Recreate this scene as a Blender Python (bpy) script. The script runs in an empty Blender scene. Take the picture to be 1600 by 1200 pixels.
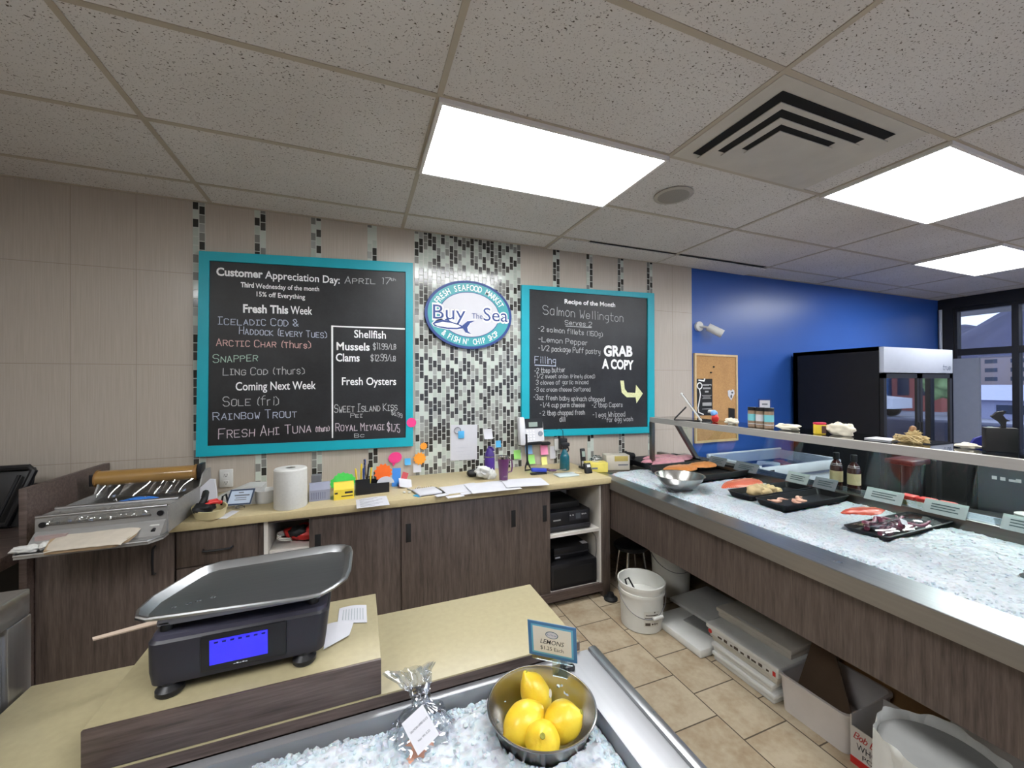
import bpy, bmesh, math, random
from mathutils import Vector, Matrix, noise as mnoise
S = bpy.context.scene
COL = S.collection
random.seed(7)
PI = math.pi

# ---------------------------------------------------------------- camera
cam_d = bpy.data.cameras.new('camera')
cam_d.sensor_fit = 'HORIZONTAL'; cam_d.sensor_width = 36.0
cam_d.lens = 36.0 * 619.656 / 1600.0
cam_d.clip_start = 0.02; cam_d.clip_end = 900
cam = bpy.data.objects.new('camera', cam_d); COL.objects.link(cam)
_R = Vector((0.93208643, -0.36219447, -0.00548181)); _U = Vector((0.00400925, -0.0048171, 0.99998036)); _F = Vector((0.36221377, 0.9320901, 0.00303783))
mw = Matrix.Identity(4)
for i in range(3):
    mw[i][0] = _R[i]; mw[i][1] = _U[i]; mw[i][2] = -_F[i]
mw[0][3], mw[1][3], mw[2][3] = -0.3228, -3.1585, 1.598
cam.matrix_world = mw
S.camera = cam

# ---------------------------------------------------------------- sky and exposure
W = bpy.data.worlds.new('overcast_sky'); S.world = W; W.use_nodes = True
wn = W.node_tree; wn.nodes.clear()
wo = wn.nodes.new('ShaderNodeOutputWorld'); wb = wn.nodes.new('ShaderNodeBackground')
tc = wn.nodes.new('ShaderNodeTexCoord'); ns = wn.nodes.new('ShaderNodeTexNoise'); cr = wn.nodes.new('ShaderNodeValToRGB')
ns.inputs['Scale'].default_value = 3.0; ns.inputs['Detail'].default_value = 6
cr.color_ramp.elements[0].color = (0.56, 0.64, 0.86, 1); cr.color_ramp.elements[1].color = (0.80, 0.86, 1.0, 1)
wn.links.new(tc.outputs['Generated'], ns.inputs['Vector']); wn.links.new(ns.outputs['Fac'], cr.inputs['Fac'])
wn.links.new(cr.outputs['Color'], wb.inputs['Color']); wn.links.new(wb.outputs['Background'], wo.inputs['Surface'])
wb.inputs['Strength'].default_value = 1.3
LAMP = 13.0                      # radiance of the fluorescent troffers
S.view_settings.view_transform = 'Standard'; S.view_settings.look = 'None'
S.view_settings.gamma = 1; S.view_settings.use_curve_mapping = False
S.view_settings.exposure = 1.0

# ---------------------------------------------------------------- materials
def lin(h):
    if not isinstance(h, str): return tuple(h) + (1,)
    h = h.lstrip('#'); o = []
    for i in (0, 2, 4):
        c = int(h[i:i+2], 16) / 255
        o.append(c / 12.92 if c <= 0.04045 else ((c + 0.055) / 1.055) ** 2.4)
    return (o[0], o[1], o[2], 1)
class NT:
    def __init__(s, name):
        s.m = bpy.data.materials.new(name); s.m.use_nodes = True; s.t = s.m.node_tree; s.t.nodes.clear()
        s.out = s.n('OutputMaterial'); s.b = s.n('BsdfPrincipled'); s.l(s.b.outputs[0], s.out.inputs['Surface'])
    def n(s, k, **kw):
        x = s.t.nodes.new('ShaderNode' + k)
        for a, v in kw.items(): setattr(x, a, v)
        return x
    def l(s, a, b): s.t.links.new(a, b)
    def set(s, **kw):
        for k, v in kw.items(): s.b.inputs[k.replace('_', ' ')].default_value = v
    def math(s, op, a, b=None, c=None):
        x = s.n('Math', operation=op)
        for i, v in enumerate((a, b, c)):
            if v is None: continue
            if isinstance(v, (int, float)): x.inputs[i].default_value = v
            else: s.l(v, x.inputs[i])
        return x.outputs[0]
    def mix(s, f, a, b, kind='MIX'):
        x = s.n('Mix', data_type='RGBA', blend_type=kind)
        for i, v in ((0, f), (6, a), (7, b)):
            if isinstance(v, (int, float)): x.inputs[i].default_value = v
            elif isinstance(v, tuple): x.inputs[i].default_value = v
            else: s.l(v, x.inputs[i])
        return x.outputs[2]
    def noise(s, scale, vec=None, detail=3, rough=.5):
        x = s.n('TexNoise'); x.inputs['Scale'].default_value = scale; x.inputs['Detail'].default_value = detail; x.inputs['Roughness'].default_value = rough
        if vec is not None: s.l(vec, x.inputs['Vector'])
        return x.outputs['Fac']
    def pos(s): return s.n('NewGeometry').outputs['Position']
    def obj(s): return s.n('TexCoord').outputs['Object']
    def scale(s, vec, x, y, z):
        m = s.n('Mapping'); m.inputs['Scale'].default_value = (x, y, z); s.l(vec, m.inputs['Vector']); return m.outputs[0]
    def sep(s, vec):
        m = s.n('SeparateXYZ'); s.l(vec, m.inputs[0]); return m.outputs
    def ramp(s, f, stops, interp='LINEAR'):
        r = s.n('ValToRGB'); r.color_ramp.interpolation = interp
        e = r.color_ramp.elements
        while len(e) < len(stops): e.new(0.5)
        for q, (p, c) in zip(e, stops): q.position = p; q.color = c if isinstance(c, tuple) else lin(c)
        s.l(f, r.inputs[0]); return r.outputs[0]
    def bump(s, h, strength=.2, dist=.002):
        b = s.n('Bump'); b.inputs['Strength'].default_value = strength; b.inputs['Distance'].default_value = dist
        s.l(h, b.inputs['Height']); s.l(b.outputs[0], s.b.inputs['Normal'])
MATS = {}
def mat(name, col, rough=.5, metal=0., amt=.06, scale=14., bump=0., coat=0., trans=0., ior=1.45, emit=None, es=0., alpha=1., spec=.5, sss=0.):
    if name in MATS: return MATS[name]
    t = NT(name); c = lin(col)
    f = t.noise(scale, t.obj(), 4)
    lo = tuple(max(0, v * (1 - amt)) for v in c[:3]) + (1,); hi = tuple(min(1, v * (1 + amt)) for v in c[:3]) + (1,)
    t.l(t.ramp(f, [(.3, lo), (.7, hi)]), t.b.inputs['Base Color'])
    t.set(Roughness=rough, Metallic=metal, Coat_Weight=coat, Transmission_Weight=trans, IOR=ior, Alpha=alpha, Specular_IOR_Level=spec)
    if sss: t.set(Subsurface_Weight=sss, Subsurface_Scale=.02)
    if emit: t.b.inputs['Emission Color'].default_value = lin(emit); t.b.inputs['Emission Strength'].default_value = es
    if bump: t.bump(f, bump)
    MATS[name] = t.m; return t.m
def mat_wood(name, a, b, vert=True, rough=.42):
    t = NT(name); p = t.pos()
    v = t.scale(p, *((38, 38, 2.2) if vert else (2.2, 38, 38)))
    f = t.noise(1.6, v, 6, .65); g = t.noise(7, v, 3)
    h = t.math('MULTIPLY_ADD', g, .35, t.math('MULTIPLY', f, .75))
    t.l(t.ramp(h, [(.38, a), (.72, b)]), t.b.inputs['Base Color'])
    t.set(Roughness=rough); t.bump(h, .08, .001); MATS[name] = t.m; return t.m
def mat_steel(name, col, rough=.28, axis='y', amt=.10, metal=1.0):
    t = NT(name); p = t.obj()
    s = {'x': (1, 40, 40), 'y': (40, 1, 40), 'z': (40, 40, 1), 'n': (9, 9, 9)}[axis]
    f = t.noise(2.2, t.scale(p, *s), 4); g = t.noise(7, p, 4)
    c = lin(col)
    t.l(t.ramp(f, [(.2, tuple(v*(1-amt) for v in c[:3]) + (1,)), (.8, tuple(min(1, v*(1+amt)) for v in c[:3]) + (1,))]), t.b.inputs['Base Color'])
    t.set(Metallic=metal)
    t.l(t.math('MULTIPLY_ADD', g, .08, rough - .03), t.b.inputs['Roughness'])
    MATS[name] = t.m; return t.m
def mat_glass(name, col='f4fbf8', refl=.12, tint=.0):
    t = NT(name)
    tr = t.n('BsdfTransparent'); gl = t.n('BsdfGlossy'); mx = t.n('MixShader'); fr = t.n('LayerWeight')
    gl.inputs['Roughness'].default_value = .02
    tr.inputs[0].default_value = lin(col)
    f = t.math('ADD', t.math('MULTIPLY_ADD', t.math('POWER', fr.outputs['Facing'], 5), .9, .04), refl); n = t.noise(3, t.obj(), 3)
    f2 = t.math('MINIMUM', t.math('MAXIMUM', t.math('MULTIPLY', f, t.math('MULTIPLY_ADD', n, .4, .8)), 0), .9)
    t.l(f2, mx.inputs[0]); t.l(tr.outputs[0], mx.inputs[1]); t.l(gl.outputs[0], mx.inputs[2]); t.l(mx.outputs[0], t.out.inputs['Surface'])
    t.t.nodes.remove(t.b); MATS[name] = t.m; return t.m

# ---- wall tile with straight fine joints
def wall_tile():
    t = NT('beige_wall_tile'); x, y, z = t.sep(t.pos())
    comb = t.n('CombineXYZ'); t.l(t.math('MULTIPLY', x, 140), comb.inputs[0]); t.l(t.math('MULTIPLY', z, 4), comb.inputs[2])
    f = t.noise(1, comb.outputs[0], 3)
    c = t.ramp(f, [(.25, 'a99f93'), (.75, 'b6ada1')])
    zz = t.math('ABSOLUTE', t.math('SUBTRACT', t.math('FRACT', t.math('DIVIDE', t.math('ADD', z, -1.145 + .2975 + 5.95), .595)), .5))
    jz = t.math('LESS_THAN', zz, .0028)
    lft = t.math('LESS_THAN', x, -1.3)
    xx = t.math('ABSOLUTE', t.math('SUBTRACT', t.math('FRACT', t.math('DIVIDE', t.math('ADD', x, 1.612 + .154 + 3.08), .308)), .5))
    jx = t.math('MULTIPLY', t.math('LESS_THAN', xx, .005), lft)
    jr = t.math('LESS_THAN', t.math('ABSOLUTE', t.math('SUBTRACT', x, 2.655)), .002)
    j = t.math('MAXIMUM', t.math('MAXIMUM', t.math('MULTIPLY', jz, 1.0), jx), jr)
    t.l(t.mix(j, c, lin('94897a')), t.b.inputs['Base Color'])
    t.set(Roughness=.30); t.bump(t.math('MULTIPLY_ADD', j, -1.0, t.math('MULTIPLY', f, .12)), .25, .002)
    MATS['tile'] = t.m
def mosaic():
    t = NT('glass_mosaic'); x, y, z = t.sep(t.pos())
    px, pz = .0345, .058
    u = t.math('DIVIDE', t.math('ADD', x, 300*.0345 - .0918), px); cu = t.math('FLOOR', u); fu = t.math('FRACT', u)
    v = t.math('ADD', t.math('DIVIDE', z, pz), t.math('MULTIPLY', t.math('MODULO', cu, 2), .5)); cv = t.math('FLOOR', v); fv = t.math('FRACT', v)
    comb = t.n('CombineXYZ'); t.l(cu, comb.inputs[0]); t.l(cv, comb.inputs[1])
    wn_ = t.n('TexWhiteNoise', noise_dimensions='2D'); t.l(comb.outputs[0], wn_.inputs['Vector'])
    c = t.ramp(wn_.outputs['Value'], [(0, '34322f'), (.26, '474542'), (.40, '7d7d78'), (.62, '9b9d98'), (.70, 'adb5ab'), (.86, 'bbc4ba')], 'CONSTANT')
    gu = t.math('LESS_THAN', t.math('ABSOLUTE', t.math('SUBTRACT', fu, .5)), .425)
    gv = t.math('LESS_THAN', t.math('ABSOLUTE', t.math('SUBTRACT', fv, .5)), .455)
    g = t.math('MULTIPLY', gu, gv)
    t.l(t.mix(g, lin('b9bcb4'), c), t.b.inputs['Base Color'])
    t.l(t.math('MULTIPLY_ADD', g, -.42, .55), t.b.inputs['Roughness'])
    t.bump(t.math('MULTIPLY_ADD', g, 1.0, t.math('MULTIPLY', wn_.outputs['Value'], .35)), .35, .002); MATS['mosaic'] = t.m
def floor_tile():
    t = NT('beige_floor_tile'); x, y, z = t.sep(t.pos())
    u = t.math('DIVIDE', t.math('ADD', x, 10 - 1.020 + .2775*0), .2775); cu = t.math('FLOOR', u); fu = t.math('FRACT', u)
    v = t.math('ADD', t.math('DIVIDE', t.math('ADD', y, 20 + .778), .2865), t.math('MULTIPLY', t.math('MODULO', t.math('ADD', cu, 1), 2), .5)); cv = t.math('FLOOR', v); fv = t.math('FRACT', v)
    comb = t.n('CombineXYZ'); t.l(cu, comb.inputs[0]); t.l(cv, comb.inputs[1])
    wn_ = t.n('TexWhiteNoise', noise_dimensions='2D'); t.l(comb.outputs[0], wn_.inputs['Vector'])
    add = t.n('VectorMath', operation='ADD'); sc = t.n('VectorMath', operation='SCALE'); sc.inputs[3].default_value = 9
    t.l(wn_.outputs['Color'], sc.inputs[0]); t.l(sc.outputs[0], add.inputs[0]); t.l(t.pos(), add.inputs[1])
    f = t.noise(5, add.outputs[0], 6, .6); f2 = t.noise(38, add.outputs[0], 3)
    h = t.math('MULTIPLY_ADD', f2, .25, t.math('MULTIPLY', f, .85))
    c = t.ramp(h, [(.36, '957f66'), (.5, 'a5947b'), (.64, 'b3a58e')])
    gu = t.math('LESS_THAN', t.math('ABSOLUTE', t.math('SUBTRACT', fu, .5)), .489)
    gv = t.math('LESS_THAN', t.math('ABSOLUTE', t.math('SUBTRACT', fv, .5)), .489)
    g = t.math('MULTIPLY', gu, gv)
    t.l(t.mix(g, lin('4e4436'), c), t.b.inputs['Base Color'])
    t.l(t.math('MULTIPLY_ADD', g, -.3, .8), t.b.inputs['Roughness']); t.bump(g, .4, .002); MATS['floor'] = t.m
def ceil_tile():
    t = NT('fissured_ceiling_tile'); p = t.pos()
    st = t.scale(p, 1.0, 1.7, 1); ro = t.n('Mapping'); ro.inputs['Rotation'].default_value = (0, 0, .7); t.l(p, ro.inputs['Vector'])
    a = t.noise(75, st, 1.5, .5); a2 = t.noise(90, t.scale(ro.outputs[0], 1.0, 2.0, 1), 1.0, .5); b = t.noise(240, p, 1)
    m = t.math('MAXIMUM', t.math('MULTIPLY', t.math('SUBTRACT', a, .66), 18), t.math('MULTIPLY', t.math('SUBTRACT', a2, .665), 18))
    m = t.math('MAXIMUM', m, t.math('MULTIPLY', t.math('SUBTRACT', b, .70), 12))
    m = t.math('MINIMUM', t.math('MAXIMUM', m, 0), 1)
    f = t.noise(1.3, p, 3)
    c = t.ramp(f, [(.3, 'cac6c3'), (.7, 'd5d2d0')])
    t.l(t.mix(m, c, lin('5b534a')), t.b.inputs['Base Color']); t.set(Roughness=.9, Specular_IOR_Level=.2)
    t.bump(m, .3, -.003); MATS['ceil'] = t.m
def ice_mat():
    t = NT('crushed_ice'); p = t.obj()
    v = t.n('TexVoronoi'); v.inputs['Scale'].default_value = 75; t.l(p, v.inputs['Vector'])
    f = t.noise(28, p, 5, .7)
    h = t.math('MULTIPLY_ADD', v.outputs['Distance'], .7, t.math('MULTIPLY', f, .6))
    t.l(t.ramp(h, [(.3, 'a0a5ae'), (.65, 'bbc1c8')]), t.b.inputs['Base Color'])
    t.set(Roughness=.32, Specular_IOR_Level=.4, Subsurface_Weight=.35, Subsurface_Scale=.02)
    t.bump(h, .55, .006); MATS['ice'] = t.m
def chalk():
    t = NT('chalkboard_slate'); p = t.obj(); f = t.noise(2.6, p, 5, .6); g = t.noise(60, p, 3)
    h = t.math('MULTIPLY_ADD', g, .15, f)
    t.l(t.ramp(h, [(.45, '111113'), (.85, '2b2d30')]), t.b.inputs['Base Color']); t.set(Roughness=.42); MATS['chalk'] = t.m
def cork():
    t = NT('cork'); p = t.obj(); f = t.noise(120, p, 3); g = t.noise(6, p, 3)
    t.l(t.ramp(t.math('MULTIPLY_ADD', g, .4, t.math('MULTIPLY', f, .6)), [(.3, '9c744b'), (.7, 'bd935f')]), t.b.inputs['Base Color']); t.set(Roughness=.9); MATS['cork'] = t.m
def salmon():
    t = NT('salmon_flesh'); p = t.obj()
    w = t.n('TexWave'); w.inputs['Scale'].default_value = 26; w.inputs['Distortion'].default_value = 3.0; w.inputs['Detail'].default_value = 2; t.l(p, w.inputs['Vector'])
    t.l(t.ramp(w.outputs['Fac'], [(0, 'c9543a'), (.8, 'd2684a'), (1, 'da8e70')]), t.b.inputs['Base Color']); t.set(Roughness=.3, Subsurface_Weight=.2, Subsurface_Scale=.01); MATS['salmon'] = t.m
def lemon_mat():
    t = NT('lemon_peel'); p = t.obj(); f = t.noise(210, p, 2); g = t.noise(9, p, 3)
    t.l(t.ramp(g, [(.3, 'd8b01e'), (.7, 'e6cd40')]), t.b.inputs['Base Color']); t.set(Roughness=.36, Subsurface_Weight=.12, Subsurface_Scale=.008); t.bump(f, .35, .0012); MATS['lemon'] = t.m
for fn in (wall_tile, mosaic, floor_tile, ceil_tile, ice_mat, chalk, cork, salmon, lemon_mat): fn()
WOOD = mat_wood('dark_wood_laminate', '39302d', '62564f'); WOODH = mat_wood('dark_wood_laminate_across', '3a2f2b', '635550', False)
CREAM = mat('cream_laminate', 'b9aa84', .38, amt=.05, scale=60)
STEEL = mat_steel('brushed_steel', 'a9abad'); STEELD = mat_steel('worn_steel', '7f7b76', .34); STEELN = mat_steel('spun_steel', 'b4b2ae', .24, 'n', .05)
STEELX = mat_steel('brushed_steel_across', 'a9aaac', .3, 'x')
GLASS = mat_glass('clear_glass', refl=.0); GLASSW = mat_glass('window_glass', 'e6ecf5', .02); GLASSD = mat_glass('fridge_glass', '8f9aa3', .80)
ACRYL = mat_glass('clear_acrylic', 'dfe8ea', .10); FILM = mat_glass('cling_film', 'eef0f0', .16)
WHITE = mat('white_plastic', 'c6c6c3', .4, amt=.03); WHITEL = mat('white_melamine', 'cfcbc4', .5, amt=.04); PAPER = mat('white_paper', 'c2c2c8', .8, amt=.03)
TISSUE = mat('white_tissue', 'c9c9c5', .95, amt=.03, scale=90, bump=.2)
BLACK = mat('black_plastic', '17171a', .38, amt=.2); BLACKM = mat('black_matte', '121214', .6, amt=.2); DGREY = mat('dark_grey_plastic', '2c2c32', .42, amt=.12)
TEAL = mat('teal_paint', '12a0b0', .4, amt=.05, scale=5); CHALKW = mat('white_lettering', 'f1f1f1', .7, amt=.02); CHALKH = mat('white_chalk', 'b4b5b6', .9, amt=.25, scale=120)
CHALKB = mat('blue_chalk', 'b3bacb', .9, amt=.2, scale=120); CHALKR = mat('red_chalk', 'cfa9a4', .9, amt=.2, scale=120); CHALKG = mat('green_chalk', 'a3bdae', .9, amt=.2, scale=120); CHALKP = mat('pink_chalk', 'c9bcc4', .9, amt=.2, scale=120)
CHALKY = mat('yellow_chalk', 'd9dba8', .9, amt=.2, scale=120)
BLUEW = mat('royal_blue_paint', '2c549e', .34, amt=.03, scale=3); NAVY = mat('navy_print', '27407e', .5); INK = mat('black_ink', '1d1d22', .7); GREYINK = mat('grey_print', '70727a', .8)
FRAMEB = mat('black_aluminium', '1a1a1e', .45, amt=.15)
RED = mat('red_plastic', 'c22a26', .4); YEL = mat('yellow_plastic', 'e3c53a', .45); BLUEG = mat('blue_glove', '2f76cf', .5); SHELLM = mat('shell', 'd8d0bd', .5, amt=.1, scale=30, bump=.3)

# ---------------------------------------------------------------- mesh builder
class MB:
    def __init__(s, T=None): s.v = []; s.f = []; s.T = T; s.sm = 0
    def add(s, vs, fs, T=None):
        o = len(s.v)
        for p in vs:
            p = Vector(p)
            if T is not None: p = T @ p
            if s.T is not None: p = s.T @ p
            s.v.append(p)
        for q in fs: s.f.append(tuple(i + o for i in q))
        return s
    def bm(s, b, T=None):
        b.verts.ensure_lookup_table(); b.verts.index_update()
        s.add([v.co.copy() for v in b.verts], [[v.index for v in f.verts] for f in b.faces], T); b.free(); return s
    def box(s, x0, x1, y0, y1, z0, z1, bev=0., seg=2, T=None):
        b = bmesh.new(); bmesh.ops.create_cube(b, size=1)
        for v in b.verts: v.co = Vector(((x0+x1)/2 + v.co.x*(x1-x0), (y0+y1)/2 + v.co.y*(y1-y0), (z0+z1)/2 + v.co.z*(z1-z0)))
        if bev: bmesh.ops.bevel(b, geom=b.edges[:], offset=min(bev, .49*min(abs(x1-x0), abs(y1-y0), abs(z1-z0))), segments=seg, profile=.5, affect='EDGES')
        return s.bm(b, T)
    def lathe(s, prof, c=(0, 0, 0), n=40, T=None, sx=1, sy=1):
        vs = []; fs = []
        for r, z in prof:
            for k in range(n):
                a = 2*PI*k/n; vs.append((c[0] + sx*r*math.cos(a), c[1] + sy*r*math.sin(a), c[2] + z))
        m = len(prof)
        for i in range(m-1):
            for k in range(n): fs.append((i*n+k, i*n+(k+1) % n, (i+1)*n+(k+1) % n, (i+1)*n+k))
        if prof[0][0] > 1e-6: fs.append(tuple(range(n-1, -1, -1)))
        if prof[-1][0] > 1e-6: fs.append(tuple((m-1)*n+k for k in range(n)))
        return s.add(vs, fs, T)
    def shell(s, prof, c=(0, 0, 0), n=48, T=None, sx=1, sy=1):        # closed ring profile (first point repeated by wrap)
        vs = []; fs = []; m = len(prof)
        for r, z in prof:
            for k in range(n):
                a = 2*PI*k/n; vs.append((c[0] + sx*r*math.cos(a), c[1] + sy*r*math.sin(a), c[2] + z))
        for i in range(m-1):
            for k in range(n): fs.append((i*n+k, i*n+(k+1) % n, (i+1)*n+(k+1) % n, (i+1)*n+k))
        if prof[0][0] > 1e-6: fs.append(tuple(range(n-1, -1, -1)))
        if prof[-1][0] > 1e-6: fs.append(tuple((m-1)*n+k for k in range(n)))
        return s.add(vs, fs, T)
    def cyl(s, p0, p1, r0, r1=None, n=20):
        r1 = r0 if r1 is None else r1
        p0 = Vector(p0); p1 = Vector(p1); d = p1 - p0; q = d.to_track_quat('Z', 'Y').to_matrix().to_4x4(); q.translation = p0
        return s.lathe([(r0, 0), (r1, d.length)], n=n, T=q)
    def tube(s, pts, r, n=8, closed=False):
        P = [Vector(p) for p in pts]; N = len(P); vs = []; fs = []
        up = Vector((0, 0, 1)); prev = None
        for i in range(N):
            a = P[(i-1) % N] if (closed or i) else P[i]; b = P[(i+1) % N] if (closed or i < N-1) else P[i]
            t = (b - a).normalized()
            if prev is None:
                x = t.cross(up) if abs(t.dot(up)) < .95 else t.cross(Vector((1, 0, 0)))
            else: x = prev - t * prev.dot(t)
            x.normalize(); prev = x; y = t.cross(x)
            rr = r[i] if isinstance(r, (list, tuple)) else r
            for k in range(n):
                an = 2*PI*k/n; vs.append(P[i] + (x*math.cos(an) + y*math.sin(an))*rr)
        for i in range(N if closed else N-1):
            j = (i+1) % N
            for k in range(n): fs.append((i*n+k, i*n+(k+1) % n, j*n+(k+1) % n, j*n+k))
        if not closed: fs.append(tuple(range(n-1, -1, -1))); fs.append(tuple((N-1)*n+k for k in range(n)))
        return s.add(vs, fs)
    def prism(s, poly, h0, h1, O=(0, 0, 0), X=(1, 0, 0), Y=(0, 1, 0), Z=None):
        O, X, Y = Vector(O), Vector(X), Vector(Y); Z = X.cross(Y).normalized() if Z is None else Vector(Z); n = len(poly)
        vs = [O + X*p[0] + Y*p[1] + Z*h0 for p in poly] + [O + X*p[0] + Y*p[1] + Z*h1 for p in poly]
        fs = [tuple(range(n-1, -1, -1)), tuple(range(n, 2*n))] + [(i, (i+1) % n, n+(i+1) % n, n+i) for i in range(n)]
        return s.add(vs, fs)
    def sheet(s, fn, nu, nv, th=0.0):
        vs = [Vector(fn(i/nu, j/nv)) for i in range(nu+1) for j in range(nv+1)]; fs = []
        w = nv+1
        for i in range(nu):
            for j in range(nv): fs.append((i*w+j, (i+1)*w+j, (i+1)*w+j+1, i*w+j+1))
        if th:
            o = len(vs); vs = vs + [p - Vector((0, 0, th)) for p in vs]
            fs += [tuple(i+o for i in reversed(q)) for q in fs]
            ring = [i*w for i in range(nu+1)] + [nu*w+j for j in range(1, w)] + [i*w+nv for i in range(nu-1, -1, -1)] + [j for j in range(nv-1, 0, -1)]
            for a, b in zip(ring, ring[1:] + ring[:1]): fs.append((b, a, a+o, b+o))
        return s.add(vs, fs)
    def blob(s, c, r, amp=0., fr=4., seed=0, n=20, T=None, fn=None):
        s.sm = 100; b = bmesh.new(); bmesh.ops.create_uvsphere(b, u_segments=n, v_segments=max(8, n//2 + 2), radius=1)
        for v in b.verts:
            d = v.co.copy(); k = 1.0
            if amp: k += amp * mnoise.noise(d*fr*.5 + Vector((seed*7.3, seed*3.1, seed*1.7)))
            d = d * k
            if fn: d = fn(d)
            v.co = Vector((c[0] + d.x*r[0], c[1] + d.y*r[1], c[2] + d.z*r[2]))
        return s.bm(b, T)
    def text(s, txt, O, X=(1, 0, 0), Y=(0, 0, 1), size=.05, align='LEFT', bold=0., shear=0., width=None, depth=.0006, stretch=1.):
        vs, fs, w = glyphs(txt, bold, shear)
        O, X, Y = Vector(O), Vector(X).normalized(), Vector(Y).normalized(); Z = X.cross(Y)
        k = size; kx = size*stretch
        if width: kx = width / max(w, 1e-6)
        off = {'LEFT': 0, 'CENTER': -w/2, 'RIGHT': -w}[align]
        return s.add([O + X*((p[0]+off)*kx) + Y*(p[1]*k) + Z*depth for p in vs], fs)
    def strokes(s, txt, O, X=(1, 0, 0), Y=(0, 0, 1), size=.05, th=.004, width=None, align='LEFT', depth=.0006, slant=0., jit=.0):
        P = []; x = 0.
        rnd = random.Random(txt)
        prev = ' '
        for ch in txt:
            if ch == ' ': x += 2.6; prev = ch; continue
            d = FONT.get(ch) or FONT.get(ch.upper()); mx = 0; dx = x; sy = 1 + jit*rnd.uniform(-1, 1); oy = jit*4*rnd.uniform(-.5, .5); sx = 1.
            if ch.isupper() and (prev.isupper() or prev in '(&/'): sy *= .74; sx = .82
            prev = ch; tl = jit*rnd.uniform(-1, 1.4)
            for pl in d.split():
                q = [(int(pl[i]), int(pl[i+1])-2) for i in range(0, len(pl), 2)]
                mx = max(mx, max(a for a, b in q)); P.append([(dx + a*sx + b*tl*.5, b*sy + oy) for a, b in q])
            x += mx*sx + 1.4
        w = x - 1.4; k = size/6; kx = width/w if width else k
        off = {'LEFT': 0, 'CENTER': -w/2}[align]
        O, X, Y = Vector(O), Vector(X).normalized(), Vector(Y).normalized(); Z = X.cross(Y)
        for pl in P:
            q = [Vector(((a + off)*kx + slant*b*k, b*k)) for a, b in pl]
            for i, (a, b) in enumerate(zip(q, q[1:])):
                d = b - a
                if d.length < 1e-7: continue
                d.normalize(); nn = Vector((-d.y, d.x))*th/2; e = d*th*.35
                s.add([O + X*p.x + Y*p.y + Z*(depth + .00004*(i % 3)) for p in (a-e-nn, b+e-nn, b+e+nn, a-e+nn)], [(0, 1, 2, 3)])
        return s
    def build(s, name, m, parent=None, world=False, smooth=35, kind=None, label=None):
        me = bpy.data.meshes.new(name)
        off = parent_world(parent) if (world and parent) else Vector((0, 0, 0))
        me.from_pydata([p - off for p in s.v], [], s.f); me.materials.append(m); me.update()
        if smooth:
            me.shade_smooth()
            try: me.set_sharp_from_angle(angle=math.radians(max(smooth, s.sm)))
            except Exception: pass
        o = bpy.data.objects.new(name, me); COL.objects.link(o)
        if parent: o.parent = parent
        if kind: o['kind'] = kind
        if label: o['label'] = label
        return o
def parent_world(p):
    v = Vector((0, 0, 0))
    while p: v += p.location; p = p.parent
    return v
_gc = {}
def glyphs(txt, bold, shear):
    key = (txt, bold, shear)
    if key in _gc: return _gc[key]
    c = bpy.data.curves.new('tmp', 'FONT'); c.body = txt; c.size = 1.0; c.offset = bold; c.shear = shear; c.resolution_u = 3
    o = bpy.data.objects.new('tmp', c); me = bpy.data.meshes.new_from_object(o)
    vs = [tuple(v.co) for v in me.vertices]; fs = [tuple(p.vertices) for p in me.polygons]
    bpy.data.objects.remove(o); bpy.data.meshes.remove(me); bpy.data.curves.remove(c)
    x0 = min((v[0] for v in vs), default=0); w = max((v[0] for v in vs), default=0) - x0
    vs = [((v[0]-x0)*1.38, v[1]*1.38) for v in vs]; w *= 1.38
    _gc[key] = (vs, fs, w); return _gc[key]
FONT = {'A': '022842 1434', 'B': '020838473505 3544433202', 'C': '4738180703123243', 'D': '02082846442202', 'E': '48080242 0535', 'F': '480802 0535', 'G': '47381807031232434525', 'H': '0802 4842 0545', 'I': '0838 1812 0232', 'J': '3833221203', 'K': '0802 480542', 'L': '080242', 'M': '0208254842', 'N': '02084248', 'O': '180703123243473818', 'P': '02083847463505', 'Q': '180703123243473818 2442', 'R': '02083847463505 2542', 'S': '473818070615354443321203', 'T': '0848 2822', 'U': '080312324348', 'V': '082248', 'W': '0812253248', 'X': '0842 4802', 'Y': '082548 2522', 'Z': '08480242', '0': '180703123243473818', '1': '1828 2822', '2': '07183847460242', '3': '07183847463525 354443321203', '4': '32380444', '5': '480805354443321203', '6': '4738180603123243443505', '7': '084812', '8': '180706153544433212030415 3546473818', '9': '4435150607183847433212', '$': '473818070615354443321203 2921', '&': '42071828360304122244', '%': '4802 081707 3343', '/': '0248', '(': '28161322', ')': '08262302', '-': '1535', '.': '1213', ':': '1314 1617', "'": '1817', ',': '1201', '!': '1815 1312',
 'a': '36160503122233 3632', 'b': '0802 05162635332202', 'c': '3526160503122233', 'd': '3832 36160503122233', 'e': '04343526160503122233', 'f': '38281712 0636', 'g': '36160504133334 36312010', 'h': '0802 0516263532', 'i': '1612 1718', 'j': '26211000 2728', 'k': '0802 360432', 'l': '1812', 'm': '0602 05162522 25364542', 'n': '0602 0516263532', 'o': '160503122233352616', 'p': '0600 05162635332202', 'q': '3630 36160503122233', 'r': '0602 051626', 's': '35261605142433221203', 't': '18132232 0636', 'u': '0603122233 3632', 'v': '061236', 'w': '0612243246', 'x': '0632 3602', 'y': '061333 363110', 'z': '06360232'}

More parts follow.
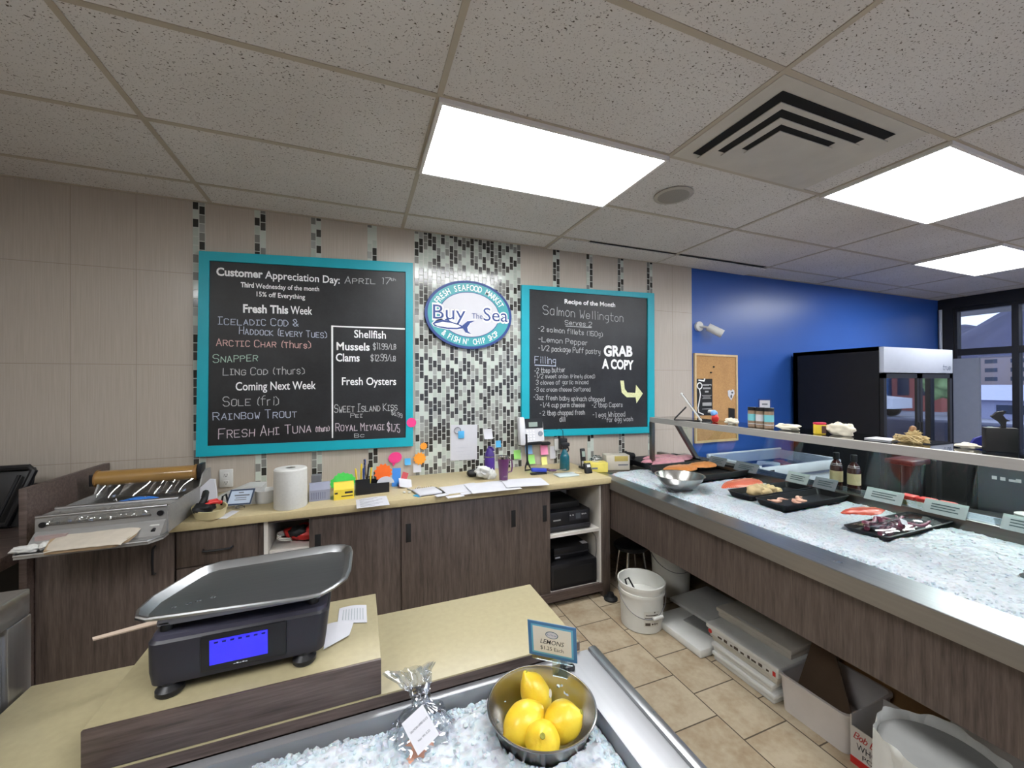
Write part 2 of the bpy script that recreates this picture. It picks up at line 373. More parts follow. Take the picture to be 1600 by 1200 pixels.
# ---------------------------------------------------------------- things
def tag(o, label, cat, group=None, kind=None):
    o['label'] = label; o['category'] = cat
    if group: o['group'] = group
    if kind: o['kind'] = kind
    return o
def thing(name, label, cat, loc=(0, 0, 0), rotz=0., group=None):
    o = bpy.data.objects.new(name, None); COL.objects.link(o); o.empty_display_size = .05
    o.location = loc; o.rotation_euler = (0, 0, rotz)
    return tag(o, label, cat, group)
def single(name, m, label, cat, mb, group=None, smooth=35, kind=None):
    return tag(mb.build(name, m, smooth=smooth), label, cat, group, kind)
def dup(root, loc=None, rotz=None, label=None):
    r = root.copy(); COL.objects.link(r)
    if loc is not None: r.location = loc
    if rotz is not None: r.rotation_euler = (0, 0, rotz)
    if label: r['label'] = label
    for ch in list(root.children):
        c = ch.copy(); COL.objects.link(c); c.parent = r
        for g in list(ch.children):
            d = g.copy(); COL.objects.link(d); d.parent = c
    return r
def at(x, y, z, rz=0, rx=0, ry=0):
    return Matrix.Translation((x, y, z)) @ Matrix.Rotation(rz, 4, 'Z') @ Matrix.Rotation(ry, 4, 'Y') @ Matrix.Rotation(rx, 4, 'X')
# ================================================================ room
H = 2.81
def struct(name, mb, m, parent=None, smooth=0): return mb.build(name, m, parent, smooth=smooth, kind='structure')
struct('floor', MB().box(-2.9, 7.7, -6.6, .1, -.1, 0), MATS['floor'])
wl = struct('wall_back', MB().box(-2.9, 2.912, 0, .12, 0, H), MATS['tile'])
MB().box(.092, .988, -.005, 0, .86, H).build('mosaic_panel', MATS['mosaic'], wl, smooth=0)
for sx_ in (-1.2882, -.9432, -.5982, -.2187, 1.3338, 1.6788, 2.0238, 2.3688):
    MB().box(sx_-.0335, sx_+.0335, -.004, 0, .86, H).build('mosaic_strip', MATS['mosaic'], wl, smooth=0)
struct('wall_back_right', MB().box(2.912, 7.65, 0, .12, 0, H), BLUEW)
struct('wall_left', MB().box(-3.0, -2.9, -6.6, .12, 0, H), MATS['tile'])
beige = mat('beige_wall_paint', 'b7ac9c', .7, amt=.03)
ce = struct('ceiling', MB().box(-2.9, 7.7, -6.6, .1, H, H+.1), MATS['ceil'])
g = MB(); bar = mat('grid_bar_enamel', 'aea494', .5, amt=.03)
for k in range(-2, 7): g.box(k*1.22-.012, k*1.22+.012, -6.6, 0, H-.004, H+.001)
for k in range(-10, 1): g.box(-2.9, 7.65, -.289+k*.61-.012, -.289+k*.61+.012, H-.0035, H+.001)
g.box(-2.9, 7.65, -.02, 0, H-.006, H+.001)
g.build('grid_bars', bar, ce, smooth=0)
# sagging tiles by the tiled wall: lowered edge with a dark gap above it
sg = MB()
def sag(x0, x1, y0, y1, d0, d1, d2, d3):
    vs = [(x0, y0, H-d0), (x1, y0, H-d1), (x1, y1, H-d2), (x0, y1, H-d3)]
    sg.add(vs + [(a, b, c+.012) for a, b, c in vs], [(3, 2, 1, 0), (4, 5, 6, 7), (0, 1, 5, 4), (1, 2, 6, 5), (2, 3, 7, 6), (3, 0, 4, 7)])
sag(1.235, 2.43, -.277, -.022, .012, .012, .005, .012); sag(2.455, 3.64, -.277, -.022, .008, .028, .018, .004)
sg.build('sagging_tile', MATS['ceil'], ce, smooth=0)
gap = mat('dark_plenum_gap', '0c0b0a', .9)
MB().box(1.5, 2.43, -.303, -.276, H-.006, H-.0045).box(2.47, 3.60, -.306, -.274, H-.008, H-.005).box(1.24, 1.9, -.03, -.021, H-.008, H-.006).build('open_joint', gap, ce, smooth=0)

# front (street) wall and right wall: dark aluminium shop windows
def glazed(no, axis, fixed, a0, a1, z0, z1, mull, transom):
    w = MB(); t = .05
    def bx(m, u0, u1, w0, w1, d=.05):
        return m.box(u0, u1, fixed-d, fixed+d, w0, w1) if axis == 'x' else m.box(fixed-d, fixed+d, u0, u1, w0, w1)
    bx(w, a0-.0, a1, z0-t, z0); bx(w, a0, a1, z1, z1+t); 
    for z in transom: bx(w, a0, a1, z-.045, z+.045)
    for u in [a0, a1] + mull: bx(w, u-.03, u+.03, z0, z1, .055)
    fr = struct('window_%d' % no, w, FRAMEB)
    p = MB(); bx(p, a0, a1, z0, z1, .004); p.build('pane', GLASSW, fr, smooth=0)
    return fr
r = MB().box(7.62, 7.77, -6.6, 0, 2.66, H).box(7.62, 7.77, -6.6, 0, 0, .42).box(7.62, 7.77, -.16, 0, .42, 2.66)
struct('wall_right', r, FRAMEB)
glazed(1, 'y', 7.70, -3.2, -.16, .47, 2.61, [-.725, -1.9], [2.03]); glazed(2, 'y', 7.70, -6.5, -3.2, .47, 2.61, [-4.3, -5.4], [2.03])
struct('wall_front', MB().box(-2.9, 7.7, -6.72, -6.6, 0, .55).box(-2.9, 7.7, -6.72, -6.6, 2.6, H).box(-2.9, .6, -6.72, -6.6, .55, 2.6), beige)
glazed(3, 'x', -6.66, .63, 3.9, .6, 2.55, [1.7, 2.8], [2.0]); glazed(4, 'x', -6.66, 3.9, 7.6, .6, 2.55, [5.0, 6.1], [2.0])
pp = struct('trim_1', MB().cyl((7.60, -.035, 0), (7.60, -.035, 2.66), .018, n=14), mat('pale_pipe', 'aab0be', .35, amt=.03))

# ceiling lamps
def troffer(x, y, label):
    t = thing('ceiling_light', label, 'ceiling light', (x+.61, y+.305, H-.02), 0, 'fluorescent troffers in the ceiling grid')
    f = MB()
    for a in ((-.61, .61, -.305, -.288), (-.61, .61, .288, .305), (-.61, -.593, -.288, .288), (.593, .61, -.288, .288)): f.box(*a, -.004, .019)
    f.build('frame', mat('white_enamel', 'd9d5d2', .4, amt=.02), t)
    MB().box(-.595, .595, -.29, .29, .004, .010).build('diffuser', DIFF, t, smooth=0)
DT = NT('lit_diffuser'); _x, _y, _z = DT.sep(DT.obj())
_w = DT.math('ADD', DT.math('MULTIPLY', DT.math('COSINE', DT.math('MULTIPLY', _y, 21.)), .16), .92)
DT.b.inputs['Base Color'].default_value = (.8, .8, .8, 1); DT.b.inputs['Emission Color'].default_value = (.965, .985, 1, 1)
DT.l(DT.math('MULTIPLY', _w, LAMP), DT.b.inputs['Emission Strength']); DIFF = DT.m
troffer(0, -1.509, 'bright rectangular ceiling light above the oval shop sign')
troffer(2.44, -2.119, 'bright rectangular ceiling light beyond the black-slotted air vent')
troffer(4.88, -1.509, 'small far ceiling light nearest the blue wall and window')
troffer(4.88, -2.729, 'ceiling light at the right picture edge, only a sliver showing')
troffer(0, -3.949, 'added unseen ceiling light behind the viewer, left of the lemon counter')  # lamp added out of view behind the camera to light the room
troffer(-2.44, -3.339, 'added unseen ceiling light at the far left behind the viewer')  # unseen lamp added to bring up the brightness of the left side
troffer(2.44, -4.559, 'added unseen ceiling light over the middle of the shop behind the viewer')  # another unseen lamp, added along the grid for more light
# air vent
vent = thing('air_vent', 'square ceiling air vent with three nested louvres and painted black slot shadows', 'vent', (1.22+.305*1.0+.0, -1.814, H-.006))
vw = mat('vent_enamel', 'bcb7ad', .45, amt=.06, scale=6); slot_shade = mat('slot_shadow_black', '0e0d0c', .9)
VX0, VX1, VY = -.293, .735, .293
b = MB()
def ring(x0, x1, y0, y1, z): return [(x0, y0, z), (x1, y0, z), (x1, y1, z), (x0, y1, z)]
b.box(VX0, VX1, -VY, VY, .0, .006); 
b.build('face_plate', vw, vent, smooth=0)
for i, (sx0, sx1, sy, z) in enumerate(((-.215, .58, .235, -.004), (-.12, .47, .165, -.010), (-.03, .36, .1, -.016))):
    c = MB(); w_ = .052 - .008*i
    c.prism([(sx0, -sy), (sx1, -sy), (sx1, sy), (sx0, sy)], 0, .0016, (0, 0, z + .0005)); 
    c.build('shadow_slot', slot_shade, vent, smooth=0)  # flat black sheet stands in for the shadow between the louvres
    c = MB().prism([(sx0+w_, -sy+w_*.85), (sx1+.03, -sy+w_*.85), (sx1+.03, sy+.02), (sx0+w_, sy+.02)], 0, .004, (0, 0, z-.0045))
    c.build('louvre', vw, vent, smooth=0)
# speaker
sp = thing('ceiling_speaker', 'round grey ceiling speaker in the tile beside the air vent', 'speaker', (1.560, -1.176, H-.004))
MB().lathe([(.118, .0), (.118, -.006), (.112, -.009)], n=48).build('rim', mat('speaker_rim', 'a8a298', .5), sp)
MB().lathe([(.112, -.008), (.06, -.011), (0, -.012)], n=48).build('grille', mat('speaker_grille', '8e8a84', .7, amt=.15, scale=400), sp)

# ================================================================ things on the back wall
def quad(c, ins=0):     # c: TL, TR, BR, BL (x,z)
    return c
def ringframe(mb, o, i, y0, y1):
    vs = [(p[0], y, p[1]) for y in (y0, y1) for p in o + i]
    fs = []
    for k in range(4):
        j = (k+1) % 4
        fs += [(8+k, 8+j, 12+j, 12+k), (k, j, 8+j, 8+k), (4+k, 12+k, 12+j, 4+j)]
    return mb.add(vs, fs)
def board(label, o, i):
    cx = sum(p[0] for p in o)/4; z0 = min(p[1] for p in o)
    t = thing('chalkboard', label, 'chalkboard', (cx, -.015, z0), 0, 'teal framed chalkboards')
    m = MB(); ringframe(m, o, i, -.002, -.032); m.build('frame', TEAL, t, world=True, smooth=0)
    m = MB().add([(p[0], -.02, p[1]) for p in i] + [(p[0], -.004, p[1]) for p in i], [(0, 1, 2, 3), (7, 6, 5, 4)]); m.build('slate', MATS['chalk'], t, world=True, smooth=0)
    return t
HM = {'W': CHALKH, 'B': CHALKB, 'R': CHALKR, 'G': CHALKG, 'P': CHALKP}
def letter(t, items, y=-.021):
    for k, s, A, B, h, c in items:
        w = B[0]-A[0]; X = (w, 0, B[1]-A[1]); L = Vector(X).length
        if k == 'T': MB().text(s, (A[0], y, A[1]), X, (0, 0, 1), h*.92, bold=c+.012, width=L).build('printed_lettering', CHALKW, t, world=True, smooth=0)
        else: MB().strokes(s, (A[0], y, A[1]), X, (0, 0, 1), h*.9, .0046 if h > .04 else .0036, width=L, jit=.09).build('chalk_lettering', HM[c], t, world=True, smooth=0)
LEFT = [
('T', 'Customer', (-1.189, 2.333), (-0.925, 2.34), 0.058, 0.02),
('T', 'Appreciation Day:', (-0.912, 2.338), (-0.443, 2.343), 0.059, 0),
('S', 'APRIL 17', (-0.409, 2.349), (-0.09, 2.37), 0.052, 'W'),
('S', 'th', (-0.09, 2.397), (-0.052, 2.399), 0.02, 'W'),
('T', 'Third', (-1.053, 2.267), (-0.977, 2.269), 0.037, 0.02),
('T', 'Wednesday of the month', (-0.968, 2.267), (-0.578, 2.277), 0.037, 0),
('T', '15% off Everything', (-0.962, 2.212), (-0.668, 2.213), 0.037, 0),
('T', 'Fresh This', (-1.04, 2.098), (-0.773, 2.105), 0.061, 0.02),
('T', 'Week', (-0.759, 2.104), (-0.623, 2.107), 0.063, 0),
('S', 'ICELADIC COD &', (-1.18, 2.01), (-0.712, 2.019), 0.057, 'B'),
('S', 'HADDOCK (EVERY TUES)', (-1.062, 1.951), (-0.53, 1.945), 0.051, 'B'),
('S', 'ARCTIC CHAR (Thurs)', (-1.19, 1.869), (-0.633, 1.867), 0.054, 'R'),
('S', 'SNAPPER', (-1.208, 1.755), (-0.958, 1.774), 0.06, 'G'),
('S', 'LING COD (Thurs)', (-1.154, 1.675), (-0.674, 1.684), 0.055, 'W'),
('T', 'Coming Next Week', (-1.084, 1.573), (-0.602, 1.579), 0.063, 0),
('S', 'SOLE (fri)', (-1.154, 1.471), (-0.834, 1.47), 0.067, 'W'),
('S', 'RAINBOW TROUT', (-1.209, 1.381), (-0.723, 1.382), 0.059, 'B'),
('S', 'FRESH AHI TUNA', (-1.18, 1.255), (-0.635, 1.274), 0.074, 'P'),
('S', '(Thurs)', (-0.606, 1.275), (-0.516, 1.276), 0.044, 'P'),
('T', 'Shellfish', (-0.347, 1.955), (-0.124, 1.955), 0.064, 0),
('T', 'Mussels', (-0.466, 1.861), (-0.24, 1.862), 0.063, 0.01),
('S', '$11.99/LB', (-0.215, 1.872), (-0.052, 1.876), 0.051, 'W'),
('T', 'Clams', (-0.471, 1.779), (-0.31, 1.78), 0.063, 0.01),
('S', '$12.99/LB', (-0.232, 1.786), (-0.055, 1.787), 0.052, 'W'),
('T', 'Fresh Oysters', (-0.431, 1.606), (-0.051, 1.605), 0.064, 0),
('S', 'SWEET ISLAND KISS', (-0.482, 1.407), (-0.044, 1.411), 0.06, 'W'),
('S', '$6.99', (-0.087, 1.381), (-0.008, 1.351), 0.036, 'W'),
('S', 'PEI', (-0.374, 1.368), (-0.293, 1.367), 0.034, 'W'),
('S', 'ROYAL MIYAGI', (-0.473, 1.272), (-0.14, 1.267), 0.06, 'P'),
('S', '$1.75', (-0.118, 1.259), (-0.026, 1.241), 0.063, 'P'),
('S', 'BC', (-0.347, 1.22), (-0.281, 1.22), 0.03, 'W'),
]
RIGHT = [
('T', 'Recipe of the Month', (1.406, 2.328), (1.947, 2.332), 0.044, 0.015),
('S', 'Salmon Wellington', (1.192, 2.219), (2.036, 2.194), 0.083, 'W'),
('S', 'Serves 2', (1.408, 2.139), (1.687, 2.134), 0.046, 'W'),
('S', '-2 salmon fillets (150g)', (1.138, 2.071), (1.804, 2.044), 0.048, 'W'),
('S', '-Lemon Pepper', (1.14, 1.978), (1.638, 1.961), 0.05, 'W'),
('S', '-1/2 package Puff pastry', (1.14, 1.9), (1.776, 1.882), 0.05, 'W'),
('S', 'Filling', (1.109, 1.789), (1.312, 1.786), 0.068, 'B'),
('S', '-2 tbsp butter', (1.102, 1.702), (1.405, 1.714), 0.045, 'W'),
('S', '-1/2 sweet onion (Finely diced)', (1.101, 1.658), (1.717, 1.658), 0.04, 'W'),
('S', '3 cloves of garlic minced', (1.119, 1.602), (1.646, 1.605), 0.04, 'W'),
('S', '-3 oz cream cheese Softened', (1.101, 1.542), (1.667, 1.539), 0.04, 'W'),
('S', '-3oz fresh baby spinach chopped', (1.091, 1.473), (1.821, 1.441), 0.045, 'W'),
('S', '-1/4 cup parm cheese', (1.155, 1.404), (1.608, 1.395), 0.045, 'W'),
('S', '-2 tbsp Capers', (1.68, 1.391), (2.022, 1.387), 0.047, 'W'),
('S', '- 2 tbsp chopped fresh', (1.147, 1.333), (1.607, 1.327), 0.045, 'W'),
('S', 'dill', (1.351, 1.271), (1.405, 1.272), 0.046, 'W'),
('S', '-1 egg Whipped', (1.687, 1.295), (2.051, 1.296), 0.053, 'W'),
('S', 'for egg wash', (1.843, 1.249), (2.141, 1.249), 0.046, 'W'),
('T', 'GRAB', (1.816, 1.867), (2.142, 1.871), 0.107, 0.03),
('T', 'A COPY', (1.796, 1.753), (2.155, 1.743), 0.096, 0.03),
]

b1 = board('teal framed chalkboard headed Customer Appreciation Day, left of the oval sign', [(-1.28, 2.481), (.077, 2.546), (.072, 1.133), (-1.3, 1.146)], [(-1.225, 2.424), (.023, 2.472), (.018, 1.2), (-1.239, 1.212)])
letter(b1, LEFT)
MB().prism([(-.5, 2.026), (.016, 2.03), (.016, 2.041), (-.488, 2.036)], 0, .0008, (0, -.021, 0), (1, 0, 0), (0, 0, 1)).prism([(-.5, 1.225), (-.491, 1.225), (-.488, 2.036), (-.5, 2.036)], 0, .0008, (0, -.021, 0), (1, 0, 0), (0, 0, 1)).build('dividing_line', CHALKW, b1, world=True, smooth=0)
b2 = board('teal framed chalkboard with the salmon recipe, right of the oval sign', [(.987, 2.457), (2.401, 2.495), (2.393, 1.124), (.979, 1.154)], [(1.058, 2.425), (2.322, 2.441), (2.312, 1.184), (1.051, 1.211)])
letter(b2, RIGHT)
MB().prism([(1.999, 1.636), (2.015, 1.523), (2.072, 1.477), (2.176, 1.475), (2.186, 1.417), (2.262, 1.51), (2.182, 1.594), (2.173, 1.517), (2.081, 1.522), (2.05, 1.557), (2.04, 1.636)], 0, .0008, (0, -.021, 0), (1, 0, 0), (0, 0, 1)).build('chalk_arrow', CHALKY, b2, world=True, smooth=0)
MB().prism([(1.415, 2.122), (1.687, 2.122), (1.687, 2.129), (1.415, 2.129)], 0, .0008, (0, -.021, 0), (1, 0, 0), (0, 0, 1)).build('underline', CHALKH, b2, world=True, smooth=0)
MB().prism([(1.109, 1.768), (1.316, 1.762), (1.316, 1.77), (1.109, 1.776)], 0, .0008, (0, -.021, 0), (1, 0, 0), (0, 0, 1)).build('underline', CHALKB, b2, world=True, smooth=0)

# oval sign
SG = thing('shop_sign', 'oval teal and white sign reading Buy The Sea on the mosaic', 'sign', (.528, -.03, 1.895)); cx, cz = .528, 2.172; ea, eb = .363, .277
def ell(a, b, n=72): return [(cx + a*math.cos(2*PI*k/n), cz + b*math.sin(2*PI*k/n)) for k in range(n)]
XZ = dict(X=(1, 0, 0), Y=(0, 0, 1))
MB().prism(ell(ea, eb), 0, .028, (0, -.006, 0), **XZ).build('border', NAVY, SG, world=True)
MB().prism(ell(ea-.022, eb-.02), 0, .001, (0, -.034, 0), **XZ).build('band', mat('sign_teal', '3f9aa0', .4, amt=.03), SG, world=True)
MB().prism(ell(.252, .185), 0, .001, (0, -.0352, 0), **XZ).build('oval_rim', NAVY, SG, world=True)
MB().prism(ell(.246, .179), 0, .001, (0, -.0364, 0), **XZ).build('oval_field', mat('sign_white', 'c3c3c9', .4, amt=.02), SG, world=True)
def arc_text(s, a0, a1, ra, rb, size, flip=False):
    n = len(s); m = MB()
    for k, ch in enumerate(s):
        if ch == ' ':
            m.build('band_lettering', CHALKW, SG, world=True, smooth=0); m = MB(); continue
        a = math.radians(a0 + (a1-a0)*(k+.5)/n)
        p = Vector((cx + ra*math.cos(a), -.0362, cz + rb*math.sin(a)))
        nr = Vector((math.cos(a)/ra, 0, math.sin(a)/rb)).normalized()
        up = -nr if flip else nr; X = Vector((up.z, 0, -up.x))
        m.text(ch, p - up*size*.5, X, up, size, 'CENTER', .012, stretch=.72)
    m.build('band_lettering', CHALKW, SG, world=True, smooth=0)
arc_text('FRESH SEAFOOD MARKET', 158, 22, .296, .221, .05)
arc_text("& FISH N' CHIP SHOP", 222, 322, .296, .219, .047, True)
def name_txt(b, y, mb): 
    mb.text('Buy', (.228, y, 2.125), size=.118, bold=b, width=.262); mb.text('The', (.543, y, 2.143), size=.045, bold=b*.4, width=.09); mb.text('Sea', (.64, y, 2.13), size=.112, bold=b, width=.215)
m = MB(); m.text('Buy', (.222, -.0378, 2.119), size=.13, bold=.05, width=.278); m.build('name_outline', CHALKW, SG, world=True, smooth=0); m = MB(); m.text('Sea', (.634, -.0378, 2.124), size=.124, bold=.05, width=.228); m.build('name_outline', CHALKW, SG, world=True, smooth=0)
m = MB(); name_txt(.0, -.0388, m)
fish = [(.225, 2.085), (.25, 2.108), (.3, 2.119), (.36, 2.112), (.42, 2.094), (.462, 2.08), (.505, 2.118), (.575, 2.128), (.53, 2.105), (.505, 2.068), (.51, 2.038), (.538, 2.012), (.49, 2.026), (.468, 2.058), (.42, 2.048), (.35, 2.046), (.28, 2.056), (.24, 2.066)]
m2 = MB().prism([(p[0]+(p[0]-.39)*.05, p[1]+(p[1]-2.07)*.16) for p in fish], 0, .0008, (0, -.0376, 0), **XZ).build('fish_outline', CHALKW, SG, world=True, smooth=0)
m.prism(fish, 0, .0008, (0, -.0386, 0), **XZ).prism([(.318, 2.118), (.342, 2.137), (.362, 2.112)], 0, .0008, (0, -.0386, 0), **XZ)
m.build('name_lettering', NAVY, SG, world=True, smooth=0)
MB().prism([(.238, 2.083), (.3, 2.102), (.37, 2.097), (.43, 2.083), (.452, 2.07), (.42, 2.062), (.34, 2.06), (.26, 2.069)], 0, .0006, (0, -.0398, 0), **XZ).build('fish_belly', CHALKW, SG, world=True, smooth=0)

# outlet
t = thing('wall_outlet', 'white double power outlet below the left chalkboard', 'outlet', (-1.142, -.004, .93))
MB().box(-.038, .038, -.006, .004, 0, .118, .003).build('cover_plate', WHITE, t)
for zz in (.032, .082):
    f = MB().box(-.017, .017, -.008, -.004, zz-.014, zz+.014, .002).build('socket', WHITE, t)
    MB().box(-.008, -.005, -.0086, -.0078, zz-.004, zz+.007).box(.005, .008, -.0086, -.0078, zz-.004, zz+.007).cyl((0, -.0078, zz-.009), (0, -.0086, zz-.009), .003, n=10).build('slots', BLACKM, f, smooth=0)
# camera, corkboard
t = thing('security_camera', 'small white security camera at the top corner of the blue wall', 'camera', (2.995, -.0, 2.2))
MB().cyl((0, -.0, .0), (0, -.025, .0), .05, n=28).build('mount', WHITE, t)
MB().tube([(.0, -.02, 0), (.04, -.06, -.01), (.08, -.1, -.03)], .012).build('arm', WHITE, t)
MB().cyl((.06, -.07, -.01), (.16, -.16, -.09), .04, .042, 24).build('body', WHITE, t)
cb = thing('cork_board', 'tall cork board in a pale wood frame on the blue wall', 'cork board', (3.235, -.01, .985))
x0, x1, z1 = -.31, .3, .935
o = [(x0, z1), (x1, z1-.01), (x1, .0), (x0, -.0)]; i_ = [(x0+.022, z1-.022), (x1-.022, z1-.032), (x1-.022, .022), (x0+.022, .022)]
m = MB(); ringframe(m, o, i_, .008, -.014); m.build('frame', mat('pale_frame_wood', 'c4ab83', .5, amt=.08, scale=20), cb, smooth=0)
m = MB().add([(p[0], -.004, p[1]) for p in i_], [(0, 1, 2, 3)]); m.build('cork_sheet', MATS['cork'], cb, smooth=0)
t = thing('poster', 'black poster with white curling tentacle pinned to the cork board', 'poster', (3.06, -.017, 1.27), 0)
MB().box(-.11, .11, -.001, .0, 0, .385).build('sheet', BLACKM, t, smooth=0)
m = MB().tube([(-.085, -.003, .37), (-.01, -.003, .36), (-.0, -.003, .385)], .008, 6).tube([(-.07+.032*math.cos(a), -.003, .31+.032*math.sin(a)) for a in [k*PI/8 for k in range(16)]], .006, 6, True).tube([(-.075, -.003, .28), (-.06, -.003, .22), (-.075, -.003, .15), (-.095, -.003, .08), (-.085, -.003, .035), (-.02, -.003, .012)], .006, 6)
m.build('tentacle_print', CHALKW, t)
m = MB()
for q, (z, w) in enumerate(((.31, .13), (.275, .11), (.24, .05), (.205, .13), (.19, .1), (.175, .12), (.065, .13))): m.box(-.035+.5*(.13-w), -.035+.5*(.13-w)+w, -.0022, -.0012, z, z+(.018 if q < 3 else .006))
m.box(-.03, .095, -.0022, -.0012, .1, .135)
m.build('text_block', mat('poster_grey', '9a9a9a', .8), t, smooth=0)
t = thing('heart_picture', 'small white heart shaped picture pinned at the right of the cork board', 'picture', (3.44, -.017, 1.42))
MB().prism([(0, 0), (.05, .07), (.045, .11), (.02, .12), (0, .1), (-.02, .115), (-.05, .105), (-.045, .05)], 0, .002, X=(1, 0, 0), Y=(0, 0, 1)).build('card', PAPER, t, smooth=0)
MB().blob((0, -.003, .045), (.012, .001, .02), n=10).blob((.015, -.003, .085), (.016, .001, .01), n=10).build('print', mat('picture_grey', '4a4a4d', .8), t)
single('flyer', BLACKM, 'small black flyer low at the right of the cork board', 'flyer', MB().prism([(3.40, 1.2), (3.49, 1.2), (3.49, 1.33), (3.40, 1.34)], 0, .003, (0, -.017, 0), (1, 0, 0), (0, 0, 1)), smooth=0)
for px_, pz_, lab in ((3.19, 1.78, 'highest'), (3.15, 1.72, 'second highest'), (3.13, 1.58, 'third highest')): 
    single('push_pin', BLACKM, 'dark push pin in the upper cork board, %s of three' % lab, 'pin', MB().cyl((px_, -.014, pz_), (px_, -.03, pz_), .009, .006, 10), 'push pins in the cork board')
# ================================================================ back counter and cabinets
Z = .90
t = thing('countertop', 'long cream laminate worktop along the tiled back wall', 'countertop', (-.14, -.32, .856))
MB().box(-1.735, 1.455, -.645, -.006, .856, Z, .003).build('slab', CREAM, t, world=True)
# left of it: wall-side divider panel of dark wood
single('divider_panel', WOODH, 'upright dark wood divider panel beside the film wrapping machine', 'panel', MB().box(-1.765, -1.738, -.66, -.006, 0, 1.137, .002))
t = thing('base_cabinet', 'dark wood base cabinet under the film wrapping machine', 'cabinet', (-1.47, -.32, 0))
MB().box(-1.735, -1.207, -.6, -.01, .09, .855).box(-1.735, -1.207, -.55, -.05, 0, .09).build('body', WOOD, t, world=True, smooth=0)
d = MB().box(-1.733, -1.209, -.619, -.601, .1, .853, .0015).build('door', WOOD, t, world=True)
MB().tube([(-1.287, -.618, .79), (-1.287, -.645, .782), (-1.287, -.65, .72), (-1.287, -.645, .658), (-1.287, -.618, .65)], .006).build('handle', BLACK, d, world=True)
t = thing('drawer_cabinet', 'dark wood drawer unit between the wrapping cabinet and the open niche', 'cabinet', (-1.0, -.32, 0))
MB().box(-1.203, -.815, -.6, -.01, .09, .855).box(-1.203, -.815, -.55, -.05, 0, .09).build('body', WOOD, t, world=True, smooth=0)
for z0, z1 in ((.66, .853), (.1, .655)):
    d = MB().box(-1.2, -.84, -.619, -.601, z0, z1, .0015).build('drawer', WOOD, t, world=True)
    zc = z1 - .115
    MB().tube([(-1.085, -.618, zc), (-1.08, -.642, zc), (-1.02, -.648, zc), (-.96, -.642, zc), (-.955, -.618, zc)], .006).build('handle', BLACK, d, world=True)
t = thing('sliding_door_cabinet', 'long dark wood cabinet with sliding doors and an open printer cubby', 'cabinet', (.33, -.32, 0))
m = MB().box(-.812, -.792, -.61, -.01, .09, .855).box(-.79, 1.385, -.03, -.01, .09, .855).box(-.79, 1.385, -.59, -.03, .09, .108).box(.94, .958, -.57, -.03, .108, .855).box(-.4, -.38, -.57, -.03, .108, .855).box(1.372, 1.388, -.6, -.01, .09, .855)
m.build('carcass', WHITEL, t, world=True, smooth=0)
MB().box(.958, 1.372, -.60, -.03, .495, .517).build('shelf', WHITEL, t, world=True, smooth=0)
MB().box(-.79, -.40, -.59, -.03, .655, .675).build('shelf', WHITEL, t, world=True, smooth=0)
MB().box(-.80, 1.40, -.615, -.59, .045, .105).box(-.79, 1.38, -.55, -.05, 0, .09).build('plinth', WOODH, t, world=True, smooth=0)
MB().box(1.39, 1.455, -.62, -.01, .0, .855, .003).build('end_panel', WOOD, t, world=True)
MB().box(-.79, 1.385, -.62, -.585, .84, .855).build('top_track', WOODH, t, world=True, smooth=0)
def slide(x0, x1, y, hs):
    d = MB().box(x0, x1, y-.016, y, .105, .842, .0015).build('sliding_door', WOOD, t, world=True)
    for h in hs: 
        MB().box(h-.016, h+.016, y-.0175, y-.0155, .625, .74, .001).build('recessed_pull', BLACKM, d, world=True)
slide(-.588, -.05, -.588, [-.543]); slide(-.074, .70, -.606, [-.034, .668]); slide(.60, .958, -.588, [.915])
single('floor_leveller', BLACKM, 'black round levelling foot at the cabinet end beside the bucket', 'foot', MB().lathe([(.05, 0), (.05, .012), (.03, .025), (.02, .05)], (1.425, -.665, 0)))
# things inside
t = thing('printer', 'black inkjet printer on the upper shelf of the open cubby', 'printer', (1.15, -.38, .517))
MB().box(-.185, .165, -.19, .19, 0, .15, .012).build('body', BLACK, t)
MB().box(-.17, .10, -.14, .17, .150, .20, .01).build('paper_feed', BLACKM, t)
MB().box(-.18, .16, -.2, -.18, .02, .045, .004).build('output_tray', DGREY, t)
p = MB().prism([(-.02, .075), (.14, .075), (.14, .14), (-.02, .14)], 0, .003, (0, -.19, 0), (1, 0, 0), (0, 0, 1)).build('control_panel', DGREY, t, smooth=0)
MB().box(.035, .075, -.1945, -.193, .085, .125).build('screen', mat('grey_screen', '4a4f55', .3), p, smooth=0)
for q in (-.01, .012, .09, .105, .12): MB().cyl((q, -.193, .115), (q, -.196, .115), .005, n=10).build('button', mat('button_grey', 'a7a7a7', .5), p)
MB().box(-.15, -.09, -.1915, -.19, .085, .095).build('badge', mat('badge_grey', '8a8a8a', .5), t, smooth=0)
t = thing('receiver', 'wide black device on the bottom of the open cubby', 'device', (1.165, -.4, .108))
MB().box(-.195, .19, -.19, .17, 0, .185, .006).build('case', BLACK, t)
MB().box(-.17, .165, -.193, -.19, .03, .15).build('front_panel', BLACKM, t, smooth=0)
t = thing('flat_device', 'flat black device stacked on the wide one in the cubby', 'device', (1.16, -.37, .293))
MB().box(-.13, .17, -.15, .15, 0, .085, .008).build('case', BLACK, t)
MB().box(-.13, .17, -.153, -.148, .03, .04).build('slot', DGREY, t, smooth=0)
MB().box(.12, .165, -.14, -.09, .0852, .087).build('sticker', PAPER, t, smooth=0)
MB().box(-.12, -.08, -.1515, -.15, .012, .022).build('badge', PAPER, t, smooth=0)
single('power_cord', mat('grey_cord', '6f6c68', .6), 'grey cord hanging inside the open cubby', 'cord', MB().tube([(1.34, -.3, .49), (1.35, -.5, .48), (1.352, -.575, .45), (1.355, -.585, .35), (1.35, -.57, .2), (1.355, -.57, .13), (1.33, -.5, .115)], .004))
